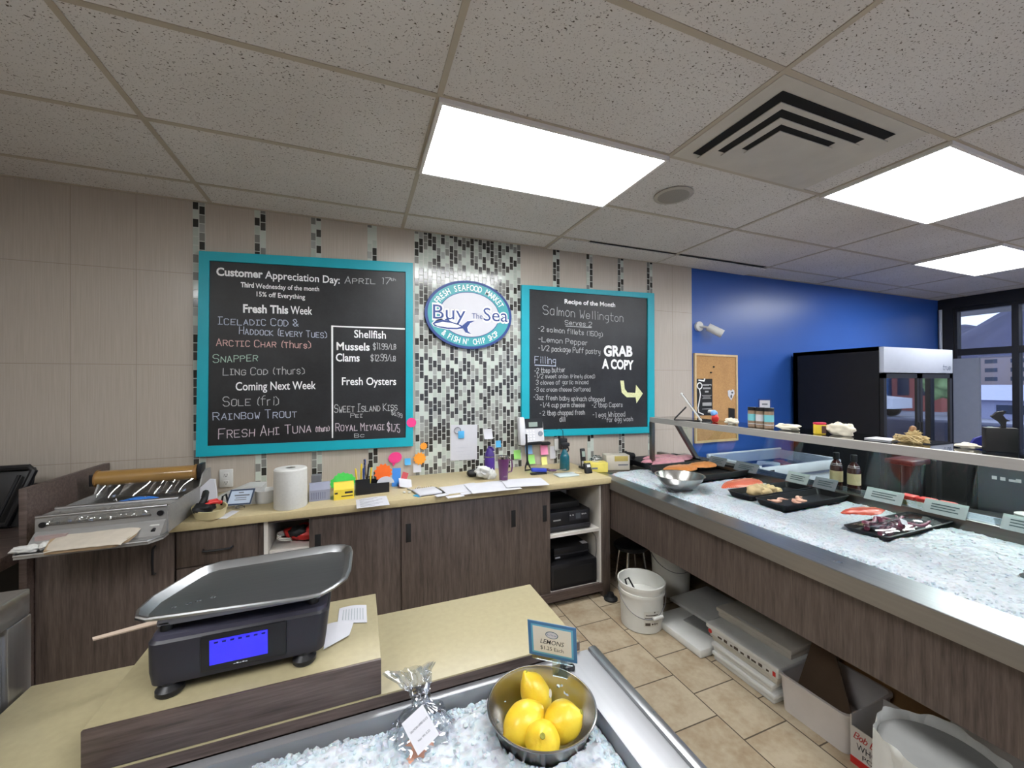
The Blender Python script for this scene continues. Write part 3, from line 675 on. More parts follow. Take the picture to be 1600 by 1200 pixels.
single('envelope', WHITEL, 'pale envelope standing behind the upper printer', 'envelope', MB().box(1.12, 1.33, -.17, -.16, .517, .80, T=None))
# niche: red bag, cord
t = thing('red_bag', 'crumpled red and black bag in the open niche', 'bag', (-.6, -.45, .675))
MB().blob((.0, 0, .045), (.13, .09, .045), .28, 5, 3, 30, fn=lambda d: Vector((d.x, d.y, max(d.z, -1)))).build('bag_cloth', RED, t)
MB().blob((-.05, -.04, .06), (.06, .05, .035), .3, 5, 5, 24).build('black_strap', BLACKM, t)
single('cable_coil', WHITEL, 'pale cable coiled at the left of the red bag', 'cable', MB().tube([(-.73+.035*math.cos(a), -.5+.05*math.sin(a), .685+.01*(a/6.3)+.03*abs(math.sin(a*.5))) for a in [k*.35 for k in range(50)]], .004, 6))
single('storage_bin', WHITEL, 'white bin below the red bag in the niche', 'bin', MB().box(-.77, -.45, -.57, -.1, .11, .62, .01))

# ---------------------------------------------------------------- film wrapping machine
t = thing('wrapping_machine', 'steel film wrapping machine with a brown roll of cling film', 'wrapping machine', (-1.42, -.45, Z))
GS = mat_steel('galvanised_steel', '9a9997', .42, 'x', .10, .45); GSD = mat_steel('dark_galvanised_steel', '6c6965', .42, 'x', .10, .5)
bx0, bx1 = -.222, .242
prof = [(-.33, .0), (.26, .0), (.26, .20), (.19, .205), (.13, .185), (.09, .125), (-.20, .125), (-.325, .128)]
for x in (bx0, bx1): MB().prism(prof, -.004, .004, (x, 0, 0), (0, 1, 0), (0, 0, 1), (1, 0, 0)).build('side_plate', GS, t, smooth=0)
MB().box(bx0+.004, bx1-.004, -.20, .20, .082, .090).box(bx0+.004, bx1-.004, .20, .206, .0, .2).build('film_deck', GSD, t, smooth=0)
MB().prism([(-.33, .128), (-.20, .128), (-.20, .0), (-.40, .0), (-.40, .012), (-.345, .062), (-.333, .066)], bx0+.004, bx1-.004, (0, 0, 0), (0, 1, 0), (0, 0, 1), (1, 0, 0)).build('front_housing', GS, t, smooth=0)
MB().cyl((bx0, -.205, .132), (bx1, -.205, .132), .009).build('guide_rod', STEELX, t); MB().cyl((bx0, -.328, .130), (bx1, -.328, .130), .007).build('guide_rod', STEELX, t)
MB().box(bx0+.03, bx1-.06, -.336, -.330, .088, .100, .002).build('cutter_channel', GSD, t)
MB().cyl((bx1-.025, -.338, .098), (bx1-.025, -.329, .098), .013).build('bolt', BLACK, t); MB().cyl((bx0+.025, -.338, .095), (bx0+.025, -.329, .095), .012).build('bolt', BLACK, t)
c_ = MB(); c_.box(bx0+.02, bx0+.12, -.372, -.352, .030, .055, T=None); c_.build('control_label', mat('pink_grey_label', 'a08d8a', .6), t, smooth=0)
m = MB(); m.box(bx1-.055, bx1-.02, -.366, -.352, .046, .052, .002); m.build('switch_slot', WHITE, t); MB().cyl((bx1-.035, -.385, .03), (bx1-.035, -.37, .034), .008, n=12).build('knob', BLACK, t)
MB().prism([(-.222, -.452), (.215, -.452), (.250, -.40), (.250, -.335), (-.222, -.335), (-.235, -.42)], -.008, .0025).build('front_tray', GS, t, smooth=0)
MB().tube([(-.225, -.36, .006), (-.236, -.42, .006), (-.222, -.45, .006), (.213, -.45, .006), (.248, -.40, .006), (.248, -.35, .006)], .005).build('tray_lip', STEELX, t)
rl = MB().cyl((-.235, .155, .195), (.205, .155, .195), .042, n=40).build('film_roll', mat('amber_film_roll', '97743f', .3, amt=.05, coat=.9), t)
MB().cyl((-.242, .155, .195), (-.235, .155, .195), .046, n=32).build('end_ring', mat('core_brown', '8a6436', .6), rl); MB().cyl((.200, .155, .195), (.214, .155, .195), .046, n=32).build('end_ring', mat('core_brown', '8a6436', .6), rl)
MB().box(.217, .238, .12, .20, .16, .245, .004).build('roll_bracket', BLACK, t); MB().box(-.262, -.244, .12, .19, .16, .225, .004).build('roll_bracket', BLACK, t)
def film(u, v):
    w = min(1, v/.4); q = max(0, (v-.4)/.6)
    fold = .008*math.sin(u*34 + v*6 + 2*math.sin(u*9)) * (v*(1.15-v))*3
    return (-.215 + .42*u, .118 - .03*w - .27*q - fold*(1-q), .165 - .07*w + .004*q + fold*q*.6 + .002)
MB().sheet(film, 90, 24).build('film_web', FILM, t)
def crump(u, v): return (-.18 + .36*u, -.345 + .05*v*v + .004*math.sin(u*60), .098 + .04*v + .012*mnoise.noise(Vector((u*22, v*4, 2))))
MB().sheet(crump, 60, 6).build('film_scrap', FILM, t)
single('nitrile_glove', BLUEG, 'crumpled blue glove on the film deck of the wrapping machine', 'glove', MB().blob((-1.405, -.50, 1.006), (.065, .028, .012), .4, 4, 11, 28).blob((-1.36, -.495, 1.008), (.035, .022, .010), .4, 4, 4, 22).blob((-1.45, -.51, 1.004), (.03, .02, .009), .4, 4, 9, 20))
t = thing('heat_board', 'cloth covered heat sealing board on the tray of the wrapping machine', 'board', (-1.415, -.848, .922))
cl = mat('beige_cloth', 'b9b0a2', .85, amt=.06, scale=25, bump=.1)
T_ = at(0, 0, 0, -.03, .22)
MB(T_).prism([(-.125, -.072), (.10, -.072), (.138, -.04), (.15, .062), (-.145, .062), (-.155, .02)], -.004, .014).build('board', mat('tan_edge', 'a18a6c', .8), t, smooth=0)
def cloth(u, v):
    x = 2*u-1; y = 2*v-1; k = .148 - .022*max(0, -y)
    return (k*x + .002, -.076 + .142*v, .0185 + .0015*mnoise.noise(Vector((u*9, v*7, 1))) - .006*(abs(x)**10 + abs(y)**10))
MB(T_).sheet(cloth, 30, 16, .002).build('cover_cloth', cl, t)
single('crumpled_tissue', TISSUE, 'white crumpled tissue on the left corner of the wrapping tray', 'tissue', MB().blob((-1.625, -.868, .922), (.045, .022, .014), .5, 5, 2, 28).blob((-1.575, -.845, .922), (.018, .03, .014), .5, 6, 6, 22))

# ---------------------------------------------------------------- left counter with leaning black tray
t = thing('left_counter', 'dark wood side counter at the left edge with a void below', 'counter', (-2.2, -.5, 0))
MB().box(-2.7, -1.768, -.86, -.01, .80, .86, .003).build('top', WOODH, t, world=True)
MB().box(-2.7, -1.768, -.45, -.43, 0, .8).build('back_board', BLACKM, t, world=True, smooth=0)
MB().box(-2.72, -2.7, -.85, -.01, 0, .8).build('end_board', WOODH, t, world=True, smooth=0)
MB().box(-2.7, -1.768, -.02, -.006, .86, 1.045).build('splashback', mat('charcoal_board', '3d3b39', .5), t, world=True, smooth=0)
t = thing('black_tray', 'black plastic tray leaning on the wall at the far left', 'tray', (-2.1, -.25, .862))
m = MB(at(0, 0, 0, 0, -.22)); m.box(-.36, .125, .0, .02, .0, .31, .008).build('panel', BLACK, t)
m = MB(at(0, 0, 0, 0, -.22)); m.tube([(-.36, -.012, .31), (.11, -.012, .31), (.13, -.012, .29), (.06, -.012, .02), (-.36, -.012, .01)], .016).tube([(.085, -.03, .27), (.03, -.03, .05)], .008); m.build('rim', BLACK, t)

# ---------------------------------------------------------------- things on the worktop
t = thing('paper_towel_roll', 'large white paper towel roll standing on the worktop', 'paper towel', (-.69, -.535, Z))
MB().lathe([(.025, .225), (.08, .225), (.086, .218), (.087, .006), (.084, 0), (.025, 0), (.025, .225)], n=56).build('roll', TISSUE, t)
MB().lathe([(.0255, .2), (.0255, .2265), (.0225, .2265), (.0225, .2)], n=32, sx=1, sy=.35).build('core', mat('core_grey', '8b877f', .8), t)
t = thing('white_tub', 'small white tub beside the large paper towel roll', 'tub', (-.845, -.375, Z))
MB().lathe([(.05, 0), (.056, .012), (.056, .016), (.06, .075), (.057, .075), (.05, .02), (0, .018)], n=40).build('tub', WHITE, t)
t = thing('napkin_holder', 'white wedge shaped dispenser behind the small blue framed sign', 'dispenser', (-.97, -.33, Z))
MB().prism([(-.13, 0), (.11, 0), (.11, .098), (.02, .104), (-.13, .045)], -.07, .07, (0, 0, 0), (1, 0, 0), (0, 0, 1)).build('body', WHITE, t, smooth=0)
t = thing('table_sign', 'small card sign in a dark blue border on a wire coil', 'sign', (-.955, -.47, Z), -.1)
m = MB(at(0, 0, .02, 0, -.22)); m.prism([(-.075, 0), (.052, 0), (.072, .088), (-.052, .088)], 0, .002, (0, 0, 0), (1, 0, 0), (0, 0, 1)).build('card', mat('slate_blue_print', '39465e', .6), t, smooth=0)
m = MB(at(0, 0, .02, 0, -.22)); m.prism([(-.064, .009), (.047, .009), (.061, .079), (-.046, .079)], .002, .0026, (0, 0, 0), (1, 0, 0), (0, 0, 1)).build('card_field', mat('pale_blue_paper', 'b9c7da', .8, amt=.02), t, smooth=0)
m = MB(at(0, 0, .02, 0, -.22)); [m.box(a, b_, -.0036, -.0028, z, z+h) for a, b_, z, h in ((-.01, .015, .066, .006), (-.03, .045, .05, .007), (-.025, .03, .038, .004), (-.03, .03, .027, .004))]; m.build('print', GREYINK, t, smooth=0)
MB().tube([(.002+.022*math.cos(a), -.012+.022*math.sin(a), .005+.003*a/3) for a in [k*.5 for k in range(26)]], .003, 6).build('wire_coil', STEELN, t)
t = thing('folded_napkin', 'folded white paper standing beside the wrapping machine', 'paper', (-1.14, -.36, Z))
MB().prism([(-.05, .06), (-.035, .0), (.05, .0), (.035, .155), (.01, .16), (-.04, .11)], -.012, .012, (0, 0, 0), (1, 0, 0), (0, 0, 1)).build('paper', PAPER, t, smooth=0)
t = thing('parts_tray', 'small cream tray of straps and tools at the worktop corner', 'tray', (-1.075, -.555, Z), .42)
cream = mat('cream_plastic', 'c9bd93', .45)
MB().shell([(.045, 0), (.066, .004), (.078, .05), (.072, .05), (.06, .01), (0, .008)], n=48, sx=1.0, sy=1.75).build('tray_body', cream, t)
single('utility_strap', BLACKM, 'bundle of black straps lying in the cream tray', 'strap', MB().blob((-1.09, -.60, .955), (.05, .055, .03), .3, 4, 8, 26).tube([(-1.10, -.62, .96), (-1.09, -.58, 1.0), (-1.10, -.53, 1.02), (-1.12, -.48, .99)], .016).tube([(-1.04, -.49, .935), (-1.03, -.5, .985), (-1.02, -.48, .99), (-1.02, -.45, .94)], .005))
single('red_pliers', RED, 'red handled pliers lying on the black straps', 'pliers', MB().tube([(-1.075, -.62, .975), (-1.05, -.6, .982), (-1.015, -.575, .972)], .009).tube([(-1.07, -.59, .985), (-1.04, -.57, .985), (-1.02, -.59, .972)], .008))
single('receipt', PAPER, 'torn white receipt lying in front of the cream tray', 'receipt', MB().prism([(-1.02, -.64), (-.975, -.655), (-.945, -.53), (-.985, -.51)], .0005, .003, (0, 0, Z)), smooth=0)
# boxes
def gable(name, label, x, y, w, d, h, m, rz, deco=None):
    t = thing(name, label, 'box', (x, y, Z), rz)
    MB().prism([(-d/2, 0), (d/2, 0), (d/2, h*.62), (d*.12, h), (-d*.12, h), (-d/2, h*.62)], -w/2, w/2, (0, 0, 0), (0, 1, 0), (0, 0, 1), (1, 0, 0)).build('carton', m, t, smooth=0)
    if deco: deco(t, w, d, h)
    return t
def deco_grey(t, w, d, h):
    MB().prism([(w*.28*math.cos(a), h*.78 + h*.12*math.sin(a)) for a in [k*PI/12 for k in range(24)]], 0, .001, (0, -d*.345, 0), (1, 0, 0), (0, .45, .9)).build('window', mat('pale_grey', 'c9cbd0', .5), t, smooth=0)
    m = MB(); [m.box(-w*.4+.012*k, -w*.4+.012*k+.005, -d/2-.001, -d/2, h*.1, h*.5) for k in range(7)]; m.build('printed_stripes', mat('grey_stripe', '70748a', .6), t, smooth=0)
gable('gift_box', 'grey striped gable box left of the yellow box on the worktop', -.545, -.44, .115, .075, .105, mat('grey_carton', '8d90a2', .6), .08, deco_grey)
def deco_yel(t, w, d, h):
    MB().prism([(w*.17*math.cos(a), h*.82 + h*.10*math.sin(a)) for a in [k*PI/12 for k in range(24)]], 0, .001, (0, -d*.36, 0), (1, 0, 0), (0, .45, .9)).build('logo', INK, t, smooth=0)
    m = MB(); m.box(.005, .05, -d/2-.001, -d/2, h*.36, h*.48).box(-.015, .05, -d/2-.001, -d/2, h*.18, h*.24).box(-.052, -.035, -d/2-.001, -d/2, h*.36, h*.46); m.build('print', INK, t, smooth=0)
gable('yellow_box', 'bright yellow gable box beside the pen holder', -.408, -.46, .115, .09, .1, mat('yellow_carton', 'dcc440', .55), .06, deco_yel)
single('grey_carton', mat('dark_grey_carton', '77777b', .6), 'dark grey carton behind the paper towel roll', 'box', MB().box(-.60, -.545, -.36, -.30, Z, Z+.13))
m = thing('star_notes', 'fan of bright green star shaped cards behind the gable boxes', 'card', (-.42, -.27, Z), 0)
GRN = mat('neon_green_card', '4fd45a', .7, amt=.05)
for a, dx, dz in ((-.5, -.03, .06), (.1, .0, .08), (.6, .035, .068)):
    MB(at(dx, .004*a, dz, 0, -.15, a)).prism([(r_*math.cos(k*PI/10), r_*.75*math.sin(k*PI/10)) for k in range(20) for r_ in ((.056,) if k % 2 else (.046,))], -.001, .001, (0, 0, 0), (1, 0, 0), (0, 0, 1)).build('card', GRN, m, smooth=0)
MB().box(-.03, .03, -.02, .02, 0, .03).build('stack_base', GRN, m, smooth=0)
t = thing('pen_holder', 'black desk organiser with pens and orange star cards', 'pen holder', (-.235, -.38, Z), .05)
MB().box(-.105, .1, -.055, -.05, 0, .065).box(-.105, .1, .05, .055, 0, .075).box(-.105, -.1, -.05, .05, 0, .07).box(.095, .1, -.05, .05, 0, .06).box(-.1, .095, -.05, .05, 0, .006).box(-.02, -.015, -.05, .05, .006, .065).box(-.105, -.02, -.058, -.055, .0, .10).build('box', BLACK, t, smooth=0)
for k, (x, lean, c, n_) in enumerate(((-.09, -.1, YEL, 'yellow highlighter'), (-.075, .05, YEL, 'second yellow highlighter'), (-.06, .1, NAVY, 'blue pen'), (-.05, -.05, NAVY, 'second blue pen'), (-.04, .12, INK, 'black pen'), (-.03, -.15, STEELN, 'silver pen'), (-.022, .1, YEL, 'orange tipped highlighter'))):
    b0 = Vector((-.235 + x, -.38 - .02 + .012*(k % 3), Z+.01)); b1 = b0 + Vector((lean*.14, -.01, .15 + .025*(k % 3)))
    pn = thing('pen', n_ + ' standing in the black desk organiser', 'pen', b0)
    MB().cyl((0, 0, 0), b1-b0, .0055, n=10).build('barrel', c, pn)
    MB().cyl((b1-b0)*.86, (b1-b0)*1.04, .0065, .004, 10).build('cap', c if c is not STEELN else BLACK, pn)
t = thing('orange_star_card', 'orange starburst card leaning at the back of the desk organiser', 'card', (-.165, -.33, .99))
MB(at(0, 0, .02, 0, -.1)).prism([(r_*math.cos(k*PI/12), r_*math.sin(k*PI/12)) for k in range(24) for r_ in ((.062,) if k % 2 else (.05,))], -.001, .001, (0, 0, 0), (1, 0, 0), (0, 0, 1)).build('card', mat('orange_card', 'ef6a1f', .7), t, smooth=0)
single('white_fold', PAPER, 'white half round card in the front of the desk organiser', 'card', MB().prism([(-.055+.055*math.cos(a)-.1, Z+.055+.045*math.sin(a)) for a in [k*PI/12 for k in range(13)]], 0, .003, (0, -.41, 0), (1, 0, 0), (0, 0, 1)), smooth=0)
single('blue_booklet', mat('blue_booklet', '3f86d6', .6), 'blue booklet leaning beside the orange starburst card', 'booklet', MB(at(-.08, -.3, Z, 0, -.12, .06)).box(-.028, .028, -.004, .004, .0, .125))
single('striped_card', mat('red_striped_card', 'b8454c', .6), 'red and white card leaning behind the loose white paper', 'card', MB(at(-.045, -.32, Z, 0, -.3, .35)).box(-.02, .02, -.003, .003, 0, .1))
single('loose_paper', PAPER, 'loose white paper leaning beside the blue booklet', 'paper', MB(at(-.02, -.37, Z+.004, .2, -.9, .25)).box(-.045, .045, -.001, .001, 0, .075))
single('earphones', WHITE, 'white earphone cord coiled beside the clipboard', 'earphones', MB().tube([(-.02+.03*math.sin(a*1.3)+.01*a, -.47+.04*math.cos(a*1.9)+.008*a, Z+.004+.003*math.sin(a*3)) for a in [k*.25 for k in range(36)]], .0022, 6).blob((-.045, -.505, Z+.008), (.01, .008, .007)).blob((-.015, -.52, Z+.008), (.01, .008, .007)))
t = thing('form_sheet', 'printed white form lying at the worktop front below the pens', 'paper', (-.245, -.635, Z), .03)
MB().sheet(lambda u, v: (-.09+.18*u, -.095+.19*v, .0015+.006*math.sin(u*2.5)*(v)), 8, 8, .0008).build('sheet', PAPER, t)
m = MB()
for k in range(8): m.sheet(lambda u, v: (-.07+(.08+.05*((k*7) % 3)/2)*u, -.075+.021*k+.006*v, .0019+.006*math.sin((.11+.5*u)*2.5)*(.1+.11*k)), 4, 1)
m.build('print', GREYINK, t, smooth=0)
t = thing('sticky_pad', 'small bright blue sticky pad lying on the worktop', 'sticky note', (.035, -.6, Z), .6)
MB().box(-.025, .025, -.025, .025, 0, .006).build('pad', mat('bright_blue_note', '3fa6d6', .7), t, smooth=0)
t = thing('clipboard', 'small dark clipboard with white paper lying on the worktop', 'clipboard', (.10, -.53, Z), .18)
MB().box(-.07, .09, -.085, .075, 0, .006, .002).build('backing', BLACK, t)
MB().box(-.085, .065, -.095, .06, .006, .016, .002).build('paper_stack', PAPER, t)
m = MB(); [m.tube([(-.06+.015*k, .058, .008), (-.06+.015*k, .066, .02), (-.06+.015*k, .055, .024)], .0015, 5) for k in range(8)]; m.build('spiral', STEELN, t)
for k, (x, y, a, s_, lab) in enumerate(((.17, -.64, .25, .04, 'white business card nearest the clipboard, small and plain'), (.245, -.70, .12, .055, 'long white card at the worktop edge, below the loose sheets'), (.33, -.66, .2, .038, 'small white card touching the loose sheets'))):
    single('card', PAPER, lab, 'card', MB(at(x, y, Z+.0005, a)).box(-s_, s_, -.025, .025, 0, .0015), smooth=0)
for k, (x, y, a, w, h, z, lab) in enumerate(((.33, -.53, .1, .13, .10, .001, 'leftmost of the big loose sheets on the worktop'), (.53, -.58, -.02, .17, .13, .006, 'middle of the big loose sheets, under the purple mug'), (.77, -.58, -.16, .15, .11, .011, 'rightmost of the big loose sheets on the worktop'))):
    T_ = at(x, y, Z+z, a)
    single('paper_sheet', PAPER, lab, 'paper', MB(T_).sheet(lambda u, v: (-w+2*w*u, -h+2*h*v, .002+.002*math.sin(u*5+k)*math.sin(v*4)), 12, 8, .001))
    
single('black_pouch', BLACKM, 'black zip pouch lying against the mosaic', 'pouch', MB().blob((.52, -.22, Z+.03), (.075, .04, .03), .25, 4, 3, 24, fn=lambda d: Vector((max(-.92, min(.92, d.x*1.2)), d.y, max(-.95, min(.8, d.z))))))
single('crumpled_towel', TISSUE, 'crumpled white paper towel beside the purple mug', 'paper towel', MB(at(.55, -.33, Z+.052, .3, 0, .35)).blob((0, 0, .0), (.08, .042, .038), .55, 5, 12, 32).blob((.06, -.02, -.01), (.035, .03, .042), .55, 6, 5, 24))
t = thing('water_bottle', 'tall purple water bottle with a spout lid against the mosaic', 'bottle', (.645, -.17, Z))
PUR = mat('purple_bottle', '4a2c86', .35, coat=.3)
MB().lathe([(.035, 0), (.040, .004), (.041, .135), (.039, .142)], n=32).build('body', PUR, t)
MB().lathe([(.0412, .133), (.0412, .141)], n=32).build('band', STEELN, t)
MB().lathe([(.039, .142), (.037, .158), (.026, .18), (.019, .2), (0, .204)], n=28).tube([(-.02, 0, .18), (-.005, 0, .213), (.02, 0, .205), (.036, 0, .18)], .008).build('lid', mat('deep_purple', '3a2470', .4), t)
t = thing('travel_mug', 'purple travel mug with steel rim and handle on the sheets', 'mug', (.652, -.47, Z+.008))
MUG = mat('plum_metal', '5a2a58', .3, amt=.04, coat=.4)
MB().lathe([(.029, 0), (.031, .006), (.0315, .012)], n=36).build('steel_base', STEELN, t)
MB().lathe([(.0425, .162), (.043, .18), (.040, .181), (.039, .172), (0, .172)], n=36).build('steel_rim', STEELN, t)
MB().lathe([(.0312, .012), (.034, .07), (.0425, .162)], n=36).build('body', MUG, t)
MB().tube([(.036, 0, .15), (.065, 0, .145), (.068, 0, .10), (.062, 0, .065), (.034, 0, .06)], .006).build('handle', MUG, t)
MB().text('YETI', (-.014, -.0355, .035), size=.009, width=.026, depth=.002).build('lettering', STEELN, t, smooth=0)
# wall phone on a stand
t = thing('desk_phone', 'white desk phone mounted low on the wall at the chalkboard corner', 'phone', (1.04, -.06, 1.10))
T_ = at(0, 0, .01, 0, -.12)
MB(T_).prism([(-.07, 0), (.125, .008), (.118, .20), (-.055, .20)], 0, .03, (0, 0, 0), (1, 0, 0), (0, 0, 1)).build('body', mat('silver_white_plastic', 'cfcfd3', .4, amt=.02), t, smooth=0)
d_ = MB(T_).prism([(-.045, .118), (.115, .118), (.118, .2), (-.05, .2)], .03, .034, (0, 0, 0), (1, 0, 0), (0, 0, 1)).build('display_bezel', BLACK, t, smooth=0)
MB(T_).box(-.015, .065, -.0365, -.034, .13, .17).build('screen', mat('lcd_grey', '8c9a92', .3), d_, smooth=0)
MB(T_).box(-.115, -.065, -.075, -.01, -.02, .215, .014).build('handset', mat('silver_white_plastic', 'cfcfd3', .4), t)
kp = mat('keypad_grey', 'e3e3e6', .5)
for r_ in range(4):
    for c_ in range(3): MB(T_).box(-.04+.028*c_, -.02+.028*c_, -.0335, -.03, .02+.023*r_, .034+.023*r_, .001).build('key', kp, t)
MB(T_).cyl((.09, -.03, .07), (.09, -.036, .07), .022, n=24).build('navigation_ring', STEELN, t)
MB().box(-.05, .11, -.02, .052, -.012, .012, .004).build('bracket', BLACK, t)
t = thing('phone_stand', 'slim black post with a ring foot below the wall phone', 'stand', (.945, -.23, Z+.012))
MB().cyl((0, 0, .045), (.0, .02, .29), .008, n=12).build('post', BLACK, t)
MB().tube([(.0, 0, .09), (-.018, 0, .03), (-.026, -.01, .006), (.026, -.01, .006), (.018, 0, .03)], .007, closed=True).build('foot', BLACK, t)
# sticky notes and papers on the wall
NB = mat('blue_note', '4fa9dc', .75); NBL = mat('pale_blue_note', '7fb2e2', .75); NG = mat('green_note', '93d070', .75); NP = mat('pink_note', 'ec8fb4', .75); NY = mat('yellow_note', 'e3e08a', .75); NO = mat('orange_note', 'f09a33', .75); HP = mat('hot_pink_note', 'e83f86', .75)
def note(name, label, x, z, w, h, m, curl=.012, y=-.007, lines=True, tilt=0):
    t = thing(name, label, 'note', (x, y, z-h/2), 0)
    MB(at(0, 0, 0, 0, 0, tilt)).sheet(lambda u, v: (-w/2+w*u, -curl*(1-v)**2, h*v), 4, 6).build('paper', m, t)
    return t
note('sticky_note', 'blue sticky note beside the hot pink star at the chalkboard corner', .033, 1.013, .045, .05, NB)
note('sticky_note', 'white sticky note at the foot of the mosaic above the clipboard', .105, .96, .06, .07, PAPER)
note('sticky_note', 'bright blue sticky note on the mosaic above the purple bottle', .775, 1.105, .045, .055, NB, .01)
note('sticky_note', 'green sticky note left of the black phone post', .945, 1.005, .062, .075, NG)
note('sticky_note', 'pale blue sticky note below the phone, right of its post', 1.053, 1.045, .065, .08, NBL, .015)
note('sticky_note', 'lower green sticky note under the pale blue one', 1.075, .955, .066, .075, NG, .02)
note('sticky_note', 'pink sticky note below the black clip', 1.20, 1.03, .07, .085, NP, .015)
note('sticky_note', 'pale yellow sticky note under the pink one', 1.20, .93, .055, .075, NY, .02)
note('note_card', 'white note card with a pen mark right of the pink note', 1.285, 1.0, .055, .11, PAPER, .004)
note('note_card', 'folded white note on the mosaic above the bottle', .683, 1.195, .075, .08, PAPER, .03)
t = note('wall_paper', 'white letter sheet taped on the mosaic with a blue key tag', .478, 1.135, .22, .285, PAPER, .004, tilt=.02)
m = MB(); [m.box(-.08+.02*k, .07-.01*k, -.0045, -.0035, .10-.028*k, .102-.028*k) for k in range(3)]; m.build('print', mat('faint_print', 'b9bac2', .8), t, smooth=0)
t = thing('key_tag', 'bright blue key tag on a ring hanging on the letter sheet', 'key tag', (.43, -.016, 1.2))
MB().box(-.0, .05, -.003, .003, -.03, .03, .002).build('tag', NB, t); MB().tube([(-.005+.026*math.cos(a), 0, .035+.026*math.sin(a)) for a in [k*PI/10 for k in range(20)]], .003, 6, True).build('ring', GREYINK, t)
def burst(name, label, x, z, r1, r2, n, m, sx=1.):
    return single(name, m, label, 'note', MB().prism([(x + sx*(r1 if k % 2 else r2)*math.cos(k*PI/n), z + (r1 if k % 2 else r2)*math.sin(k*PI/n)) for k in range(2*n)], 0, .003, (0, -.012, 0), (1, 0, 0), (0, 0, 1)), smooth=0)
burst('star_note', 'small orange star note higher on the mosaic edge', .155, 1.125, .03, .024, 10, NO)
burst('star_note', 'larger orange starburst note lower on the mosaic edge', .125, 1.03, .052, .04, 12, NO)
t = thing('speech_note', 'hot pink speech bubble note below the left chalkboard', 'note', (-.06, -.01, 1.05))
MB(at(0, 0, 0, 0, 0, -.25)).prism([(.05*math.cos(a), .042*math.sin(a)) for a in [k*PI/10 for k in range(20)]], 0, .003, (0, 0, 0), (1, 0, 0), (0, 0, 1)).prism([(-.03, -.03), (-.005, -.04), (-.03, -.06)], 0, .003, (0, 0, 0), (1, 0, 0), (0, 0, 1)).build('paper', HP, t, smooth=0)
single('round_note', HP, 'round hot pink note stuck on the left chalkboard frame corner', 'note', MB().prism([(.06+.036*math.cos(a), 1.315+.036*math.sin(a)) for a in [k*PI/12 for k in range(24)]], 0, .002, (0, -.033, 0), (1, 0, 0), (0, 0, 1)), smooth=0)
single('black_clip', BLACKM, 'black clip holding cables under the right chalkboard', 'clip', MB(at(1.21, -.02, 1.085)).box(-.045, .045, -.018, .018, -.014, .014, .012))
t = thing('stapler', 'blue stapler beside the rightmost loose sheet', 'stapler', (1.0, -.34, Z), -.1)
MB().box(-.075, .055, -.02, .02, 0, .014, .004).build('base', BLACK, t)
MB(at(0, 0, .018, 0, 0, .08)).box(-.07, .055, -.018, .018, 0, .03, .008).build('arm', mat('blue_plastic', '2f44b0', .35), t)
t = thing('scissors', 'dark purple handled scissors behind the glass dish', 'scissors', (1.11, -.33, Z+.004), -.2)
MB().tube([(-.045+.028*math.cos(a), .012+.02*math.sin(a), .02) for a in [k*PI/8 for k in range(16)]], .007, 6, True).tube([(.0+.03*math.cos(a), -.02+.018*math.sin(a), .02) for a in [k*PI/8 for k in range(16)]], .007, 6, True).build('handles', mat('plum_plastic', '43294a', .4), t)
MB().prism([(.02, -.012), (.12, -.006), (.12, .0), (.02, .004)], .015, .022).build('blades', STEELN, t, smooth=0)
t = thing('spray_bottle', 'teal spray bottle with a black trigger head', 'spray bottle', (1.26, -.27, Z))
TG = mat('teal_glass', '0d5564', .2, coat=.5)
MB().lathe([(.038, 0), (.042, .006), (.04, .11), (.03, .135), (.018, .16), (.015, .175)], n=32).build('body', TG, t)
MB().lathe([(.018, .17), (.018, .192)], n=20).box(-.03, .045, -.014, .014, .19, .222, .008).tube([(.03, 0, .19), (.038, 0, .165), (.03, 0, .145)], .006).build('trigger', BLACK, t)
t = thing('charger', 'black power adapter plugged into the wall outlet behind the spray bottle', 'charger', (1.375, -.012, 1.03))
MB().box(-.04, .03, -.05, .004, .0, .095, .006).build('adapter', BLACK, t)
MB().tube([(-.0, -.03, .095), (-.0, -.02, .16), (-.03, -.016, .185), (-.09, -.016, .165), (-.2, -.018, .158), (-.27, -.02, .15)], .003).build('cord', BLACK, t)
MB().box(-.075, -.03, -.01, .004, -.01, .09).build('outlet_plate', WHITE, t, smooth=0)
t = thing('cordless_phone', 'black cordless phone standing in its charging cradle', 'phone', (1.43, -.29, Z))
MB().box(-.03, .035, -.03, .04, 0, .02, .006).build('cradle', BLACK, t)
MB(at(0, 0, .012, 0, -.15)).box(-.022, .022, -.012, .012, 0, .155, .008).build('handset', BLACK, t)
MB(at(0, 0, .012, 0, -.15)).box(-.014, .014, -.0135, -.012, .085, .13).build('screen', mat('lcd_grey', '8c9a92', .3), t, smooth=0)
MB(at(0, 0, .012, 0, -.15)).box(-.022, .022, -.013, -.011, .01, .05, .001).build('keypad', mat('silver_plastic', '9a9aa0', .4), t)
t = thing('card_terminal', 'small black card terminal lying at the corner of the worktop', 'terminal', (1.375, -.47, Z), .1)
MB(at(0, 0, .0, 0, -.35)).box(-.03, .03, -.0, .03, 0, .085, .007).build('body', BLACK, t)
MB(at(0, 0, .0, 0, -.35)).box(-.012, .018, -.002, .0, .05, .07).build('label', PAPER, t, smooth=0)
t = thing('glass_dish', 'small clear glass dish in front of the spray bottle', 'dish', (1.17, -.46, Z))
MB().box(-.085, .085, -.055, .055, .0, .012, .004).build('dish', mat('frosted_glass', 'b9c4c4', .25, amt=.04), t)
